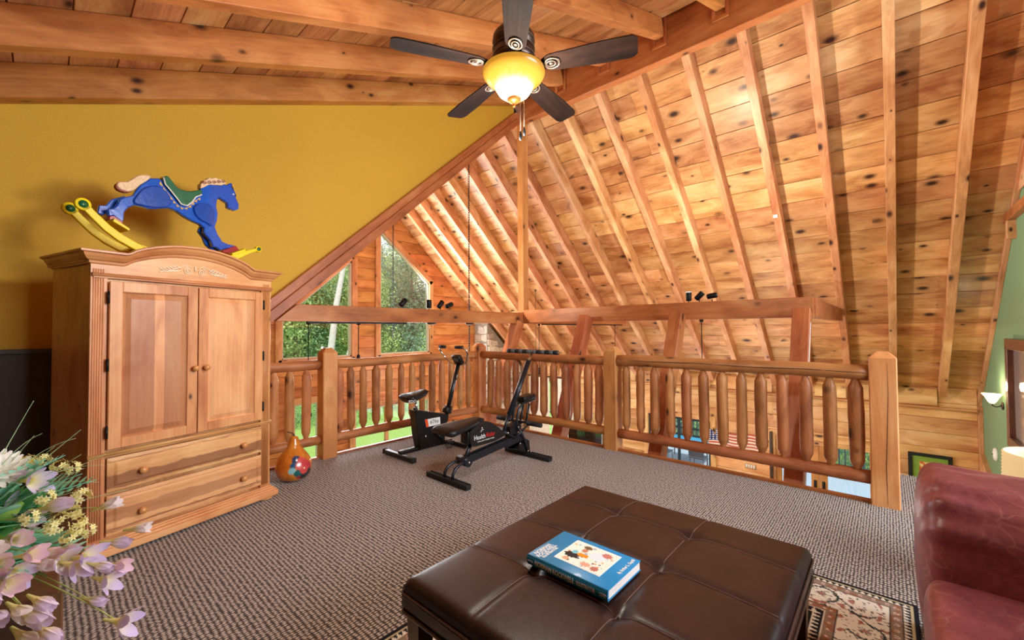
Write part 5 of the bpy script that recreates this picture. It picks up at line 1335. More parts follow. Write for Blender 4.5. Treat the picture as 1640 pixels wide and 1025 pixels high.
def pendant(x, y, ztop, zbot, label, shade=True, canopy='disc'):
    r = tag(link('pendant_lamp', None, None, T(x, y, ztop)), label, 'lamp')
    m_ = WM[r.name]
    MB().lathe([(0, -.03), (.02, -.03), (.022, -.02), (.024, 0), (0, 0)], 14).build('canopy', M_IRON, r, m_)
    MB().tube([(0, 0, -.02), (0, 0, zbot - ztop + .10)], .005, 8).build('rod', M_IRON, r, m_)
    MB().lathe([(.008, .13), (.016, .12), (.022, .09), (.036, .02), (.037, .0), (.032, .0), (.016, .085), (0, .10)], 18, T(0, 0, zbot - ztop)).build('shade', M_IRON, r, m_)
pendant(1.87, 4.585, 1.443, 0.44, 'black pendant lamp hanging left of the square railing post')
pendant(2.435, 4.585, 1.443, 0.94, 'black pendant lamp hanging under the left beam, before the window wall')
pendant(5.83, 4.585, 1.443, 0.55, 'black pendant lamp hanging right of the corner struts')
pendant(8.60, 4.585, 1.443, 0.1, 'black pendant lamp at the far end of the tie beam')
pendant(5.30, 1.67, 1.455, 0.42, 'black pendant lamp hanging below the three spotlights')
pendant(8.10, 6.47, 2.33, 0.28, 'black pendant lamp hung on a long rod from the roof slope')
for (x0, x1, y) in ((1.80, 3.0, 4.50), (5.75, 8.7, 4.50)):
    tag(MB().box((0, 0, 0), (x1 - x0, .03, .02), None, 0, .003).build('track', M_IRON, None, T((x0 + x1) / 2, y - .045, 1.434)), 'black lighting track under the %s half of the long tie beam' % ('left' if x0 < 3 else 'right'), 'lighting track')
for x, lab in ((3.42, 'flat round ceiling light under the left beam beside the window'), (4.10, 'flat round ceiling light under the left beam near the corner')):
    r = tag(link('disc_light', None, None, T(x, 4.50, 1.445)), lab, 'light'); m_ = WM[r.name]
    MB().lathe([(0, -.022), (.05, -.02), (.062, -.01), (.064, 0), (0, 0)], 24).build('housing', M_GUN, r, m_)
    MB().lathe([(0, -.026), (.04, -.024), (.048, -.020), (0, -.018)], 24).build('lens', plain('frosted_lens', (200, 214, 220), .4) if 'frosted_lens' not in MATS else MATS['frosted_lens'], r, m_)
def chain(x, y, z0, z1, label):
    b = MB(); z = z0; k = 0
    while z > z1:
        pts = []
        for i in range(11):
            a = 2 * PI * i / 10; u_ = .016 * math.cos(a); v_ = .029 * math.sin(a)
            pts.append((u_, 0, v_ + z) if k % 2 else (0, u_, v_ + z))
        b.tube([(p_[0] + 0, p_[1] + 0, p_[2] - z0) for p_ in pts], .0055, 5, caps=False); z -= .046; k += 1
    o = b.build('chain', M_IRON, None, T(x, y, z0)); tag(o, label, 'chain')
chain(5.34, 5.87, 4.79, 0.9, 'black chain hanging from the ridge nearest the king post')
chain(5.34, 8.46, 4.79, 1.2, 'black chain hanging from the ridge in front of the right gable window')
# ================================================================== GREAT ROOM BEYOND THE RAILING
def vcol_mat(name, rough=0.6, sub=0.0, trans=0.0):
    m, nt, b, out = base_mat(name)
    ca = nt.nodes.new('ShaderNodeVertexColor'); ca.layer_name = 'paint'
    nt.links.new(ca.outputs[0], b.inputs['Base Color']); b.inputs['Roughness'].default_value = rough
    b.inputs['Specular IOR Level'].default_value = 0.3
    if trans:
        tr = nt.nodes.new('ShaderNodeBsdfTranslucent'); mx = nt.nodes.new('ShaderNodeMixShader'); mx.inputs[0].default_value = trans
        nt.links.new(ca.outputs[0], tr.inputs[0]); nt.links.new(b.outputs[0], mx.inputs[1]); nt.links.new(tr.outputs[0], mx.inputs[2]); nt.links.new(mx.outputs[0], out.inputs[0])
    return m
def paint_mesh(me, cols):
    at = me.color_attributes.new('paint', 'FLOAT_COLOR', 'POINT'); buf = []
    for c in cols: buf += [c[0], c[1], c[2], 1.0]
    at.data.foreach_set('color', buf)

# stone chimney
M_STONE = [plain('field_stone_%s' % n, c, 0.85, bump=(22, 0.7, 0.02), var=0.14) for n, c in (('grey', (196, 190, 182)), ('tan', (208, 196, 178)), ('pale', (222, 214, 202)), ('brown', (180, 164, 148)))]
M_MORTAR = plain('mortar', (150, 140, 128), 0.95)
ch = tag(link('stone_chimney', None, None, T(9.8, 9.3, -3.0)), 'tall fieldstone chimney in the far corner of the great room', 'chimney')
MB().prism([(8.95, -3.0), (10.55, -3.0), (10.55, ZR - SR * 10.55 - .02), (8.95, ZR - SR * 8.95 - .02)], 9.02, 9.58).build('mortar_core', M_MORTAR, ch, I4)
rs = random.Random(11)
def stones(face, u0, u1, nu_, z0, z1, nz_):
    du, dz = (u1 - u0) / nu_, (z1 - z0) / nz_
    P = {}
    for i in range(nu_ * 2 + 1):
        for j in range(nz_ + 1):
            P[i, j] = (u0 + i * du / 2 + (rs.uniform(-.2, .2) * du if 0 < i < nu_ * 2 else 0), z0 + j * dz + rs.uniform(-.22, .22) * dz)
    for j in range(nz_):
        i = 0 if j % 2 == 0 else -1
        while i < nu_ * 2:
            a, b_ = max(i, 0), min(i + 2, nu_ * 2); i += 2
            if b_ <= a: continue
            q = [P[a, j], P[b_, j], P[b_, j + 1], P[a, j + 1]]
            cx, cy = sum(p[0] for p in q) / 4, sum(p[1] for p in q) / 4
            if cy > ((ZR - SR * (cx if face == 'y' else 8.95)) - .22): continue
            pts = []
            for k in range(4):
                p, r_ = q[k], q[(k + 1) % 4]
                for t in (.12, .5, .88): pts.append((p[0] + (r_[0] - p[0]) * t + rs.uniform(-.012, .012), p[1] + (r_[1] - p[1]) * t + rs.uniform(-.012, .012)))
            pts = [(cx + (x - cx) * .93, cy + (y - cy) * .90) for x, y in pts]
            h = rs.uniform(.02, .05)
            if face == 'y': MB().prism(pts, 9.02 - h, 9.03, None, 0, .012).build('stone', rs.choice(M_STONE), ch, I4)
            else: MB().prism(pts, -h, .01, T(8.95, 0, 0) @ Matrix(((0, 1, 0, 0), (1, 0, 0, 0), (0, 0, 1, 0), (0, 0, 0, 1))), 0, .012).build('stone', rs.choice(M_STONE), ch, I4)
stones('y', 8.95, 10.60, 6, -2.0, 1.7, 17); stones('x', 9.03, 9.58, 2, -2.0, 1.7, 15)
# curtains at the pale window
M_CURT = plain('sheer_white_curtain', (244, 240, 230), 0.8, var=0.0)
for y0, y1, lab in ((7.05, 7.85, 'white curtain panel on the eave window nearer the big posts'), (7.95, 8.75, 'white curtain panel on the eave window nearer the chimney')):
    vs = []; n_ = 48
    for j in range(2):
        for i in range(n_ + 1): vs.append((10.60 + .025 * math.sin(i * 1.25), y0 + (y1 - y0) * i / n_, -.18 if j else -2.5))
    b = MB(); b.add(vs, [(i, i + 1, i + n_ + 2, i + n_ + 1) for i in range(n_)], 0, True)
    tag(b.build('curtain', M_CURT, None, I4), lab, 'curtain')
tag(MB().tube([(10.60, 6.9, -.15), (10.60, 8.9, -.15)], .014, 8).build('curtain_rod', M_IRON, None, I4), 'black rod above the white curtains on the eave wall', 'curtain rod')
# television
tv = tag(link('television', None, None, T(10.35, 6.50, -3.0)), 'black flat screen seen low between the far balusters beside the middle post', 'television')
MB().rbox((10.35, 6.50, -1.80), (.05, 1.10, .66), .01, 2).build('screen', plain('black_glass_screen', (6, 8, 11), .12, coat=.6, var=0), tv, I4)
MB().rbox((10.35, 6.50, -2.58), (.42, 1.20, .80), .012, 2).build('stand', M_LEG, tv, I4)
MB().box((10.35, 6.50, -2.16), (.06, .3, .08)).build('neck', M_BLACK, tv, I4)
# the flag
def flagpat(x, y):
    # x 0..1 left to right, y 0..1 bottom to top
    if x < .42 and y > .46:
        u, v = x / .42, (y - .46) / .54
        gx_ = (u * 6) % 1 - .5; gy_ = (v * 5) % 1 - .5
        return (236, 236, 240) if gx_ ** 2 + gy_ ** 2 < .07 else (44, 62, 122)
    return (188, 92, 80) if int((1 - y) * 13) % 2 == 0 else (238, 222, 208)
fv = []; fc = []; NXf, NYf = 84, 52
for j in range(NYf + 1):
    for i in range(NXf + 1):
        u, v = i / NXf, j / NYf
        fv.append((EX - .03 - .018 * math.sin(u * 11 + v * 3) - .02, 3.24 - 1.06 * u, -1.53 + .46 * v + .02 * math.sin(u * 9) - .0 * u)); fc.append(lin(flagpat(u, v)))
b = MB(); b.add(fv, [(j * (NXf + 1) + i, j * (NXf + 1) + i + 1, (j + 1) * (NXf + 1) + i + 1, (j + 1) * (NXf + 1) + i) for j in range(NYf) for i in range(NXf)], 0, True)
me = b.mesh('flag', vcol_mat('flag_cloth', .85)); paint_mesh(me, fc)
tag(link('flag', me, None, I4), 'stars and stripes flag hanging on the pine wall seen between the balusters', 'flag')
sw = tag(link('light_switch', None, None, T(EX - .008, 2.36, -1.785)), 'four gang light switch plate low on the pine wall under the bottom rail', 'light switch')
SWM = WM['light_switch']
MB().rbox((0, 0, 0), (.010, .225, .118), .003, 1).build('plate', plain('almond_plate', (196, 160, 122), .5), sw, SWM)
for k in range(4): MB().rbox((-.008, -.075 + k * .05, 0), (.010, .030, .066), .002, 1).build('rocker_switch', M_WHITEP, sw, SWM)
lp = tag(link('wall_lamp', None, None, T(EX - .02, 3.34, -1.2)), 'small black wall lamp with curved stem left of the flag', 'lamp')
MB().tube([(EX - .02, 3.36, -1.15), (EX - .07, 3.36, -.98), (EX - .05, 3.33, -.82)], .010, 8).build('stem', M_IRON, lp, I4)
MB().lathe([(0, 0), (.05, .0), (.075, .03), (.05, .10), (.02, .13), (0, .135)], 16, T(EX - .10, 3.34, -1.30)).build('shade', M_IRON, lp, I4)
# framed print on the pine wall
pcx = tag(link('framed_print', None, None, T(EX - .02, -.53, -1.25)), 'black framed autumn print with green mat on the pine wall behind the sofa arm', 'picture')
PM = WM['framed_print'] @ Matrix(((0, 0, -1, 0), (-1, 0, 0, 0), (0, 1, 0, 0), (0, 0, 0, 1)))
for c, s in (((0, .285), (.57, .05)), ((0, -.285), (.57, .05)), ((-.26, 0), (.05, .52)), ((.26, 0), (.05, .52))): pass
b = MB()
for c, s in (((0, .278, .012), (.57, .055, .03)), ((0, -.278, .012), (.57, .055, .03)), ((-.2575, 0, .012), (.055, .50, .03)), ((.2575, 0, .012), (.055, .50, .03))): b.box(c, s, None, 0, .003)
b.build('frame', M_BLACK, pcx, PM)
MB().box((0, 0, .002), (.47, .51, .004)).build('mat_board', plain('lime_mat', (124, 160, 60), .7), pcx, PM)
def autumn(x, y):
    c = noise.noise(Vector((x * 18, y * 18, 3))); d = noise.noise(Vector((x * 45, y * 45, 7)))
    return (232, 210, 150) if c > .12 else ((206, 92, 50) if c < -.15 else ((226, 160, 84) if d > 0 else (196, 186, 130)))
painted('print', PM @ T(0, .0, .0048), pcx, .27, .31, 50, 56, autumn)
# potted plant by the glass doors
pl_ = tag(link('potted_plant', None, None, T(10.15, .55, -3.0)), 'potted plant with long dark strap leaves in front of the glass doors', 'plant')
PLM = WM['potted_plant']
MB().lathe([(0, 0), (.12, 0), (.17, .26), (.18, .28), (.165, .28), (.15, .25), (0, .25)], 24).build('pot', plain('terracotta', (150, 84, 54), .7), pl_, PLM)
for k in range(11):
    a = k * 2.4 + .3; l = rs.uniform(.75, 1.05); sp = rs.uniform(.15, .55)
    pts = [Vector((math.cos(a) * sp * t ** 1.4, math.sin(a) * sp * t ** 1.4, .25 + l * (t - .18 * t * t))) for t in [i / 8 for i in range(9)]]
    b = MB(); b.tube(pts, [.012 + .022 * math.sin(PI * min(.97, .12 + i / 9)) for i in range(9)], 6, flat=.12); b.build('leaf', plain('dark_leaf', (40, 66, 40), .5) if 'dark_leaf' not in MATS else MATS['dark_leaf'], pl_, PLM)
# little sensor on a rafter
tag(MB().rbox((0, 0, 0), (.05, .06, .03), .006, 2).build('sensor', M_WHITEP, None, frame(Vector((7.32, 1.215, ZR - SR * 7.32)) - NR * .017 - DR * .03, Vector((7.32, 1.215, ZR - SR * 7.32)) - NR * .017 + DR * .03, NR)), 'small white sensor fixed under a roof rafter', 'sensor')
# on the green wall: sconce, alarm, framed mirror
sc_ = tag(link('wall_sconce', None, None, T(8.92, -1.19, .22)), 'lit frosted glass sconce on the green wall', 'lamp')
SCM = WM['wall_sconce']
MB().lathe([(0, 0), (.05, 0), (.055, .01), (.03, .022), (0, .024)], 20, T(0, 0, .02) @ Matrix.Rotation(-PI / 2, 4, 'X')).build('back_plate', M_BRONZE, sc_, SCM)
MB().tube([(0, .02, .02), (0, .07, .0), (0, .105, .02), (0, .105, .055)], .008, 8).build('arm', M_BRONZE, sc_, SCM)
MB().lathe([(.0, .045), (.022, .048), (.040, .07), (.055, .10), (.072, .14), (.10, .175), (.104, .18), (.098, .178), (.068, .145), (.050, .105), (.030, .07), (0, .055)], 28, T(0, .105, 0)).build('glass_shade', emit('lit_frosted_shade', (255, 232, 176), 3.2), sc_, SCM)
sa = tag(link('smoke_alarm', None, None, T(9.5, -1.19, -.56)), 'round white smoke alarm on the green wall below the sconce', 'alarm')
MB().lathe([(0, 0), (.095, 0), (.098, .015), (.085, .035), (.03, .045), (0, .046)], 28, Matrix.Rotation(-PI / 2, 4, 'X')).build('casing', M_WHITEP, sa, WM['smoke_alarm'])
MB().lathe([(0, .044), (.012, .044), (.012, .052), (0, .053)], 12, Matrix.Rotation(-PI / 2, 4, 'X')).build('test_button', M_GUN, sa, WM['smoke_alarm'])
fm_ = tag(link('wall_mirror', None, None, T(7.55, -1.19, .52)), 'tall mirror in a dark wooden frame on the green wall at right edge', 'mirror')
M_WAL = wood('dark_frame_wood', (128, 84, 62), (98, 60, 44), (66, 38, 28), 0.5, .4, .3, .03)
for p, q, w_ in (((6.98, -1.15, 1.13), (8.20, -1.15, 1.13), .13), ((6.98, -1.15, -.10), (8.20, -1.15, -.10), .13), ((8.135, -1.15, -.05), (8.135, -1.15, 1.08), .13), ((7.045, -1.15, -.05), (7.045, -1.15, 1.08), .13)):
    board('frame_side', p, q, w_, .07, (0, 1, 0), M_WAL, fm_)
MB().box((7.59, -1.175, .515), (.98, .01, 1.13)).build('glass', plain('pale_mirror', (214, 206, 200), .15, .6), fm_, I4)

# ================================================================== OUTDOORS
rt = random.Random(5)
gv = []; gn = 40
def gz(x, y):
    d = max(0, y - 17.5) + max(0, x - 19) * .8 + max(0, -8 - x) * .5
    return -3.25 + .16 * d + .5 * noise.noise(Vector((x * .08, y * .08, 0))) * min(1, d / 4)
for j in range(gn + 1):
    for i in range(gn + 1):
        x = -45 + 110 * i / gn; y = -25 + 95 * j / gn; gv.append((x, y, gz(x, y)))
m, nt, bs, out = base_mat('lawn'); g = N(nt); tc = g.new('ShaderNodeTexCoord').outputs['Object']
g.put(bs.inputs['Base Color'], g.mix(g.noise(tc, 9.0, 4, .7), lin((96, 136, 66)), lin((160, 192, 100)))); bs.inputs['Roughness'].default_value = .9
b = MB(); b.add(gv, [(j * (gn + 1) + i, j * (gn + 1) + i + 1, (j + 1) * (gn + 1) + i + 1, (j + 1) * (gn + 1) + i) for j in range(gn) for i in range(gn)], 0, True)
tag(b.build('ground', m, None, I4), kind='structure')
M_LEAF = vcol_mat('tree_leaves', .6, trans=.45)
M_BARK = plain('tree_bark', (124, 116, 104), .9, bump=(8, .6, .03), var=.1)
def crown_mesh(name, n, seed, tones):
    rq = random.Random(seed); b = MB(); cols = []
    lobes = [(Vector((rq.uniform(-1, 1), rq.uniform(-1, 1), rq.uniform(-1.2, 1.3))), rq.uniform(.7, 1.25)) for _ in range(13)]
    for _ in range(n):
        c, r_ = rq.choice(lobes); d = Vector((rq.gauss(0, 1), rq.gauss(0, 1), rq.gauss(0, 1))).normalized() * r_ * rq.uniform(.55, 1.05)
        p = c + d; s = rq.uniform(.030, .058); nrm = (d.normalized() + Vector((rq.uniform(-.8, .8), rq.uniform(-.8, .8), rq.uniform(-.3, .9)))).normalized()
        t1 = nrm.orthogonal().normalized(); t2 = nrm.cross(t1); a = rq.uniform(0, 6.28); e1 = t1 * math.cos(a) + t2 * math.sin(a); e2 = nrm.cross(e1)
        b.add([p - e1 * s, p - e2 * s * .6, p + e1 * s, p + e2 * s * .6], [(0, 1, 2, 3)])
        cc = rq.choice(tones); k = rq.uniform(.75, 1.25); cols += [tuple(min(1, v * k) for v in lin(cc))] * 4
    me = bpy.data.meshes.new(name); me.from_pydata(b.v, [], b.f); me.materials.append(M_LEAF); paint_mesh(me, cols); me.update(); return me
TONES = [[(104, 146, 112), (136, 176, 130), (170, 202, 150)], [(96, 138, 124), (120, 160, 144), (150, 184, 160)], [(144, 180, 116), (180, 208, 134), (214, 230, 160)]]
CM = [crown_mesh('foliage', 12000, s, TONES[s % 3]) for s in range(3)]
tm = MB(); tm.tube([(0, 0, -1), (.05, .02, 2), (-.04, .05, 5), (.06, .0, 9)], [.17, .14, .11, .05], 9)
tm.tube([(0, .03, 3.6), (.6, .3, 5), (1.0, .5, 6.2)], [.06, .045, .02], 6); tm.tube([(0, .03, 4.4), (-.7, -.2, 5.8), (-1.1, -.4, 7)], [.06, .04, .02], 6)
TRM = tm.mesh('trunk', M_BARK)
kinds = ('dense mid green forest tree', 'blue-green forest tree', 'sunlit yellow-green forest tree')
BUSH2 = crown_mesh('shrub_foliage', 3600, 14, [(96, 150, 132), (120, 172, 150), (150, 196, 160)])
def tree(x, y, k, s, zt=0.0, where=''):
    r = link('tree', None, None, T(x, y, gz(x, y) + zt) @ RZ(rt.uniform(0, 6.28)) @ Matrix.Diagonal((s, s, s, 1)))
    tag(r, kinds[k] + where, 'tree', 'forest trees outside')
    link('trunk', TRM, r, WM[r.name])
    for (dx, dy, dz, q) in ((0, 0, 6.4, 1.7), (rt.uniform(-1, 1), rt.uniform(-1, 1), 3.6, 1.5)):
        link('foliage', CM[k], r, WM[r.name] @ T(dx, dy, dz) @ Matrix.Diagonal((q, q, q * 1.0, 1)) @ RZ(rt.uniform(0, 6.28)))
ORD = ('first', 'second', 'third', 'fourth', 'fifth', 'sixth', 'seventh', 'eighth', 'ninth', 'tenth', 'eleventh', 'twelfth', 'thirteenth', 'fourteenth')
ROWN = ('front row', 'second row', 'third row', 'back row')
for i in range(32):
    row_ = i % 4; x = -6 + (i // 4) * 3.1 + rt.uniform(-.7, .7) + row_ * .9; y = 23 + row_ * 4.4 + rt.uniform(-1.0, 1.0)
    tree(x, y, rt.choice((0, 1, 2, 0)), rt.uniform(.85, 1.15), 0, ', %s from left in the %s beyond the lawn' % (ORD[i // 4], ROWN[row_]))
for i in range(12):
    tree(25 + (i % 2) * 4.5 + rt.uniform(-.6, .6), -5 + (i // 2) * 3.8 + rt.uniform(-.6, .6), rt.choice((0, 1, 1)), rt.uniform(.8, 1.05), -.5, ', %s from right in the %s row past the deck' % (ORD[i // 2], 'nearer' if i % 2 == 0 else 'farther'))
BUSH = crown_mesh('bush_foliage', 2600, 9, TONES[0])
for i in range(14):
    x = -5.5 + i * 1.75 + rt.uniform(-.3, .3); y = 20.2 + rt.uniform(-.8, 1.0); s = rt.uniform(.7, 1.0)
    r = link('bush', BUSH, None, T(x, y, gz(x, y) + .6 * s) @ RZ(rt.uniform(0, 6)) @ Matrix.Diagonal((s, s, s * .75, 1)))
    tag(r, 'round green bush, %s from the left along the lawn edge' % ORD[i], 'bush', 'bushes at the lawn edge')
for i in range(9):
    y = -3.6 + i * 1.35; s = rt.uniform(1.15, 1.4); x = 18.3 + rt.uniform(-.1, .5)
    r = link('shrub', BUSH2, None, T(x, y, gz(x, y) + .95 * s) @ RZ(rt.uniform(0, 6)) @ Matrix.Diagonal((s * .8, s * .8, s, 1)))
    tag(r, 'tall blue-green shrub past the deck railing, %s from the right' % ORD[i], 'shrub', 'shrubs past the deck railing')
# birch trunks seen through the left window
for y, P_, r0, lab in ((16.0, ((7.0, -3.6), (7.37, .6), (7.56, 2.3), (7.9, 4.1), (8.3, 8.5)), .15, 'pale leaning birch trunk seen through the left gable window'),
                       (16.3, ((7.6, -3.6), (8.2, .33), (8.55, 1.6), (9.2, 4.6)), .075, 'thin pale birch trunk leaning right behind the left gable window')):
    b = MB(); b.tube([(x - P_[0][0], 0, z - P_[0][1]) for x, z in P_], [r0 * (1 - .13 * k) for k in range(len(P_))], 10)
    tag(b.build('birch_trunk', plain('birch_bark', (206, 204, 200), .8, var=.08) if 'birch_bark' not in MATS else MATS['birch_bark'], None, T(P_[0][0], y, P_[0][1])), lab, 'tree')
# deck outside the eave wall
M_DECK = plain('painted_deck', (140, 160, 176), .7, bump=(10, .2, .004))
dk = tag(link('deck', None, None, T(13, 2.5, -3.15)), kind='structure')
for i in range(40): board('deck_board', (10.95 + .145 * i + .07, -3, -3.1), (10.95 + .145 * i + .07, 7.5, -3.1), .137, .035, (0, 0, 1), M_DECK, dk)
drl = tag(link('deck_railing', None, None, T(16.7, 2.2, -3.08)), 'dark teal railing of the deck outside the glass doors', 'railing')
for z in (-2.20, -2.98): board('rail', (16.7, -3, z), (16.7, 7.4, z), .08, .05, (0, 0, 1), M_TEAL, drl)
for i in range(70): board('baluster', (16.7, -2.95 + i * .148, -2.98), (16.7, -2.95 + i * .148, -2.20), .035, .035, (0, 1, 0), M_TEAL, drl, .003)
pt = tag(link('patio_table', None, None, T(14.5, 5.0, -3.08)), 'dark patio table standing on the deck outside the left eave window', 'table')
MB().rbox((14.5, 5.0, -2.36), (.95, 1.5, .035), .01, 2).build('table_top', plain('blue_table_top', (20, 128, 170), .3), pt, I4)
for sx_ in (-1, 1):
    for sy_ in (-1, 1): MB().tube([(14.5 + sx_ * .40, 5.0 + sy_ * .66, -2.38), (14.5 + sx_ * .42, 5.0 + sy_ * .68, -3.08)], .02, 8).build('leg', M_TEAL, pt, I4)
for y_, lab in ((4.45, 'dark patio chair at the right end of the deck table'), (5.55, 'dark patio chair at the left end of the deck table')):
    pc = tag(link('patio_chair', None, None, T(13.65, y_, -3.08)), lab, 'chair'); pm = WM[pc.name]
    MB().rbox((0, 0, .42), (.44, .46, .03), .01, 2).build('seat', M_TEAL, pc, pm)
    MB().rbox((-.22, 0, .70), (.03, .46, .46), .01, 2).build('backrest', M_TEAL, pc, pm)
    for sx_ in (-1, 1):
        for sy_ in (-1, 1): MB().tube([(sx_ * .19, sy_ * .2, .42), (sx_ * .21, sy_ * .21, 0)], .014, 8).build('leg', M_TEAL, pc, pm)

# ================================================================== FLOWER ARRANGEMENT on its wooden stand
M_STAND = wood('dark_crate_wood', (124, 84, 56), (92, 58, 36), (58, 34, 20), .4, .5, .1, .05)
ps = tag(link('plant_stand', None, None, T(-.20, 1.80, 0)), 'dark brown wooden stand holding the flowers at the left edge', 'stand')
for p, q, w_, t_, u_ in (((-.20, 1.612, .33), None, 0, 0, 0),): pass
for y_ in (1.615, 1.985):
    for k in range(4): board('side_board', (-.42, y_, .09 + k * .162), (.02, y_, .09 + k * .162), .156, .018, (0, 1, 0), M_STAND, ps)
for x_ in (-.412, .012):
    for k in range(4): board('side_board', (x_, 1.625, .09 + k * .162), (x_, 1.975, .09 + k * .162), .156, .018, (1, 0, 0), M_STAND, ps)
for x_, y_ in ((-.425, 1.61), (.025, 1.61), (-.425, 1.99), (.025, 1.99)): board('corner_post', (x_, y_, 0), (x_, y_, .68), .03, .03, (0, 1, 0), M_STAND, ps)
board('top_board', (-.43, 1.80, .675), (.03, 1.80, .675), .40, .02, (0, 0, 1), M_STAND, ps)
fa = tag(link('flower_arrangement', None, None, T(-.19, 1.80, .685)), 'artificial arrangement of lavender freesias, ferns, white and yellow flowers at the left edge', 'flower arrangement')
M_FLO = vcol_mat('flower_petals', .6, trans=.3)
M_VASE = plain('dark_blue_vase', (18, 58, 92), .25, coat=.5)
MB().lathe([(0, 0), (.075, 0), (.11, .03), (.125, .08), (.11, .12), (.118, .14), (.11, .14), (.10, .12), (0, .11)], 28).build('vase', M_VASE, fa, WM['flower_arrangement'])
rf = random.Random(21)
HUB = Vector((-.17, 1.78, .80))
def petal(b, cols, base, axis, side, L, w, curl, c0, c1, n=4):
    axis = axis.normalized(); side = (side - axis * side.dot(axis)).normalized(); up = side.cross(axis)
    idx = len(b.v); 
    for i in range(n + 1):
        t = i / n; c = base + axis * (L * t) + up * (curl * L * t * t); ww = w * math.sin(PI * (.12 + .80 * t)) ** .8 if i < n else w * .25
        for s in (-1, 0, 1):
            b.v.append(tuple(c + side * (ww * s) + up * (.25 * ww * (abs(s))))); k = min(1, t * 1.5)
            cols.append(tuple(c0[q] * (1 - k) + c1[q] * k for q in range(3)))
    for i in range(n):
        for s in range(2):
            a = idx + i * 3 + s; b.f.append((a, a + 1, a + 4, a + 3)); b.m.append(0); b.sm.append(True)
def vmesh(name, b, cols):
    me = bpy.data.meshes.new(name); me.from_pydata(b.v, [], b.f); me.materials.append(M_FLO)
    me.polygons.foreach_set('use_smooth', [True] * len(b.f)); paint_mesh(me, cols); me.update(); return me
def dirs(ax):
    s = ax.orthogonal().normalized(); return s, ax.cross(s)
FM_ = []
for v in range(4):
    b = MB(); cols = []; ax = Vector((0, 0, 1)); c1 = lin(((238, 222, 250), (246, 214, 240), (222, 204, 248), (252, 244, 252))[v]); c0 = lin((238, 226, 160))
    # trumpet tube
    k0 = len(b.v); b.tube([(0, 0, -.03), (0, 0, -.012), (0, 0, .004)], [.0025, .0045, .008], 7, caps=False)
    cols += [lin((206, 206, 120))] * 7 + [lin((236, 226, 150))] * 7 + [c0] * 7
    n_ = 5
    for k in range(n_):
        a = 2 * PI * k / n_ + .3 * v; d = Vector((math.cos(a), math.sin(a), 0)); op = (.28, .5, .75, .16)[v]
        petal(b, cols, d * .006, ax * (1 - op * .5) + d * op, d.cross(ax), .040 + .006 * (k % 2), .0125, .25 * (1 if v < 3 else -.1), c0, c1)
    FM_.append(vmesh('freesia', b, cols))
def orient(p, ax, s=1.0):
    q = Vector(ax).normalized().to_track_quat('Z', 'Y').to_matrix().to_4x4(); return Matrix.Translation(p) @ q @ RZ(rf.uniform(0, 6.28)) @ Matrix.Diagonal((s, s, s, 1))
M_STEM = plain('pale_green_stem', (172, 182, 96), .6); M_STEM2 = plain('leaf_stem_green', (84, 128, 70), .6)
fre = [(0.105, 1.517, 0.898, 1), (0.12, 1.473, 0.817, 1), (0.092, 1.445, 0.781, 1), (0.102, 1.436, 0.746, 1), (0.122, 1.443, 0.77, 1), (0.08, 1.431, 0.71, 1), (0.123, 1.354, 0.672, 1), (-0.043, 1.49, 0.807, 1.2), (-0.005, 1.493, 0.805, 1.1), (0.026, 1.488, 0.804, 1.1), (0.049, 1.463, 0.793, 1.1), (0.004, 1.512, 0.823, 1), (0.067, 1.472, 0.8, 1.1), (-0.039, 1.633, 0.88, 1.2), (0.011, 1.591, 0.907, 1.2), (-0.022, 1.656, 0.967, 1.1), (-0.004, 1.403, 0.76, 1.2), (-0.014, 1.386, 0.742, 1.2), (-0.035, 1.408, 0.755, 1.2), (0.006, 1.334, 0.72, 1.2), (-0.056, 1.578, 0.846, 1.2), (-0.052, 1.456, 0.797, 1.2), (0.035, 1.538, 0.81, 1), (-0.024, 1.468, 0.843, 1.1), (-0.08, 1.42, 0.80, 1.2), (-.09, 1.50, .86, 1.2), (-.10, 1.36, .74, 1.2), (-.14, 1.5, .9, 1.1), (-.2, 1.45, .82, 1.1), (-.28, 1.5, .86, 1.1), (-.34, 1.6, .82, 1.1), (-.05, 1.35, .70, 1.1), (0.16, 1.46, .84, .9)]
fre += [(x_ - .035 + rf.uniform(-.02, .02), y_ + .05, z_ + rf.uniform(-.02, .045), s_ * .95) for x_, y_, z_, s_ in fre[7:24:2]]
for x, y, z, s in fre:
    p = Vector((x, y, z)); ax = (p - HUB) + Vector((0.06, -.03, rf.uniform(-.10, .05)))
    if rf.random() < .35: ax += Vector((rf.uniform(-.1, .1), rf.uniform(-.1, .1), rf.uniform(-.12, .12)))
    link('freesia', rf.choice(FM_), fa, orient(p, ax, s * rf.uniform(.85, 1.1)))
# freesia stems, drooping from the hub
for tip in ((.123, 1.354, .672), (.122, 1.443, .77), (.105, 1.517, .898), (.08, 1.431, .71), (-.014, 1.386, .742), (.006, 1.334, .72), (.049, 1.463, .793), (-.05, 1.35, .70), (-.28, 1.5, .86)):
    t_ = Vector(tip); mid = (HUB + t_) / 2 + Vector((0, 0, .05))
    pts = [HUB * (1 - t) ** 2 + mid * 2 * t * (1 - t) + t_ * t * t for t in [i / 10 for i in range(11)]]
    MB().tube(pts, [.003 - .0002 * i for i in range(11)], 6).build('flower_stem', M_STEM, fa, I4)
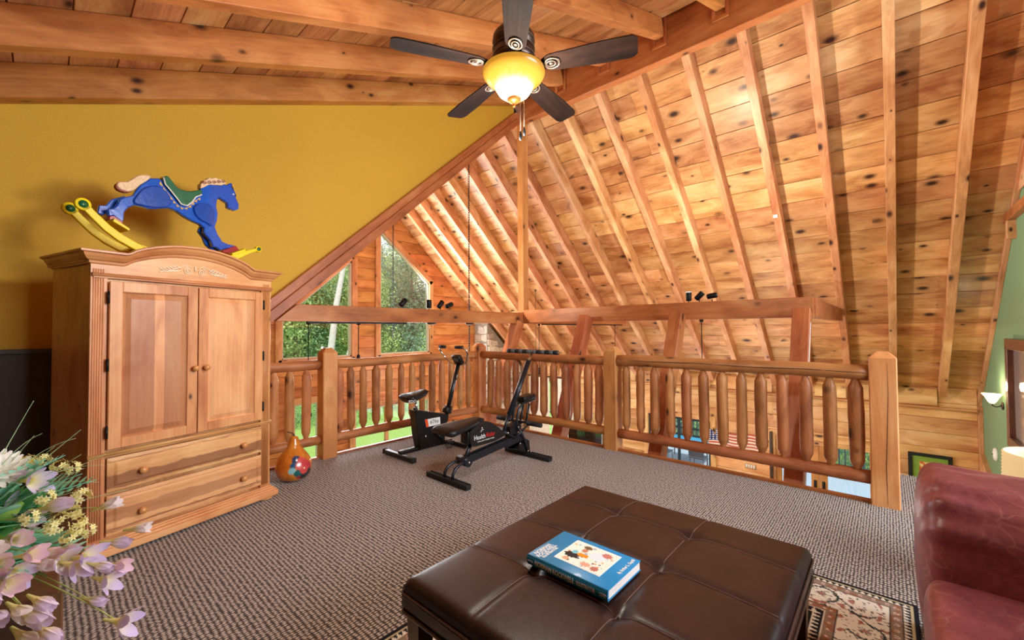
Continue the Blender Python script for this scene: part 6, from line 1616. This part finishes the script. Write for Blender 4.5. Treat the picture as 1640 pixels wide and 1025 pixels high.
# yellow clusters
def floret_cluster(n, R_, c1, seed, star=True):
    rq = random.Random(seed); b = MB(); cols = []
    for _ in range(n):
        d = Vector((rq.gauss(0, 1), rq.gauss(0, 1), rq.gauss(.5, 1))).normalized(); p = d * R_ * rq.uniform(.5, 1); s, t = dirs(d)
        for k in range(6):
            a = k * PI / 3; q = s * math.cos(a) + t * math.sin(a)
            petal(b, cols, p, q + d * .35, d.cross(q), .011, .0028, .2, lin((214, 196, 90)), lin(c1), 2)
    return vmesh('yellow_cluster', b, cols)
YC = [floret_cluster(16, .024, (250, 246, 196), 1), floret_cluster(12, .02, (248, 240, 180), 2)]
for x, y, z in ((0.068, 1.587, 0.918), (0.035, 1.595, 0.902), (0.056, 1.603, 0.877), (0.067, 1.591, 0.852), (0.03, 1.601, 0.869), (0.081, 1.577, 0.827), (0.06, 1.57, 0.837), (0.019, 1.569, 0.859), (0.046, 1.54, 0.836), (.0, 1.72, 1.0), (.03, 1.70, .985), (.055, 1.68, .975), (-.03, 1.75, 1.0), (.005, 1.60, .93), (-.02, 1.56, .90)):
    link('yellow_cluster', rf.choice(YC), fa, orient((x, y, z), (.3, -.5, .6), rf.uniform(.75, 1.05)))
# white chrysanthemum
b = MB(); cols = []
for ring_, (n_, L_, up_) in enumerate(((16, .062, .15), (13, .052, .45), (9, .04, .9), (6, .024, 1.8))):
    for k in range(n_):
        a = 2 * PI * k / n_ + ring_ * .3; d = Vector((math.cos(a), math.sin(a), 0)); petal(b, cols, d * .004, d + Vector((0, 0, up_)), d.cross(Vector((0, 0, 1))), L_, .0085, .15, lin((236, 238, 220)), lin((250, 250, 246)))
WMM = vmesh('white_flower', b, cols)
for p, s in (((-.085, 1.72, .985), 1.15), ((-.16, 1.62, .97), .9), ((-.28, 1.7, .98), 1.0)): link('white_flower', WMM, fa, orient(p, (.25, -.45, .75), s))
# ferns and leafy sprigs
def frond(L_, n, c0, c1, w):
    b = MB(); cols = []
    k0 = len(b.v); b.tube([(0, 0, 0), (L_ * .5, 0, .03), (L_, 0, .0)], [.0022, .0016, .0008], 5); cols += [lin(c0)] * (len(b.v) - k0)
    for i in range(n):
        t = (i + 1) / (n + 1); x = L_ * t; z = .06 * t * (1 - t) * 2 * .5 + .0; l = w * math.sin(PI * (.15 + .8 * t))
        for s in (-1, 1): petal(b, cols, Vector((x, 0, z)), Vector((.5, s, .15)), Vector((1, 0, 0)), l, l * .22, .1, lin(c0), lin(c1), 2)
    return vmesh('fern_frond', b, cols)
FR = [frond(.26, 16, (120, 200, 170), (180, 236, 214), .055), frond(.22, 14, (140, 180, 80), (214, 226, 140), .035), frond(.20, 9, (90, 180, 120), (150, 216, 150), .07)]
for tgt in ((0.051, 1.605, 0.962), (-0.01, 1.701, 0.994), (0.074, 1.581, 0.934), (-0.039, 1.632, 0.946), (0.024, 1.664, 1.002), (0.045, 1.469, 0.756), (-0.051, 1.55, 0.812), (-0.007, 1.6, 0.785), (0.037, 1.6, 0.778), (.0, 1.55, .88), (-.1, 1.5, .85), (-.15, 1.55, .95), (.08, 1.65, .93), (.06, 1.52, .80), (-.3, 1.6, .95), (-.38, 1.7, .9), (-.06, 1.56, .93), (.02, 1.53, .90), (-.1, 1.6, .78), (.03, 1.62, .83), (-.03, 1.5, .80), (.07, 1.6, .80)):
    t_ = Vector(tgt); d = t_ - HUB
    q = d.normalized().to_track_quat('X', 'Z').to_matrix().to_4x4(); s = d.length / .24
    link('fern_frond', rf.choice(FR), fa, Matrix.Translation(HUB) @ q @ Matrix.Rotation(rf.uniform(-.6, .6), 4, 'X') @ Matrix.Diagonal((s, min(s, 1.2), min(s, 1.2), 1)))
# broad leaves filling the middle
b = MB(); cols = []
for k in range(150):
    d = Vector((rf.uniform(-1, 1), rf.uniform(-1.3, .6), rf.uniform(-.5, 1))).normalized(); p = HUB + Vector((d.x * .17, d.y * .20, d.z * .13)) * rf.uniform(.5, 1)
    petal(b, cols, p, d + Vector((rf.uniform(-.5, .5), rf.uniform(-.5, .5), rf.uniform(-.6, .3))), Vector((rf.uniform(-1, 1), rf.uniform(-1, 1), .2)), rf.uniform(.04, .075), .013, .2, lin((90, 166, 90)), lin(rf.choice(((130, 206, 110), (190, 224, 110), (110, 200, 160)))), 3)
fl_ = link('filler_leaves', vmesh('filler_leaves', b, cols), fa, I4); fl_['kind'] = 'stuff'
# grass blades
M_BLADEG = plain('pale_grass_blade', (168, 200, 150), .5)
for i, tip in enumerate(((-0.019, 1.751, 1.162), (-0.002, 1.69, 1.079), (-0.016, 1.706, 1.074), (0.072, 1.728, 1.07), (0.06, 1.666, 1.058), (0.021, 1.666, 1.044), (0.068, 1.614, 1.022), (0.111, 1.613, 0.984), (0.121, 1.676, 1.0), (0.164, 1.631, 0.897), (0.102, 1.624, 0.936), (0.083, 1.646, 0.919), (0.073, 1.579, 0.992))):
    t_ = Vector(tip); s0 = HUB + Vector((.03, -.02, .04)); mid = (s0 + t_) / 2 + Vector((0, 0, (.01, .09, .02)[i % 3]))
    pts = [s0 * (1 - t) ** 2 + mid * 2 * t * (1 - t) + t_ * t * t for t in [k / 10 for k in range(11)]]
    MB().tube(pts, [.0022 - .00018 * k for k in range(11)], 5).build('grass_blade', M_BLADEG, fa, I4)
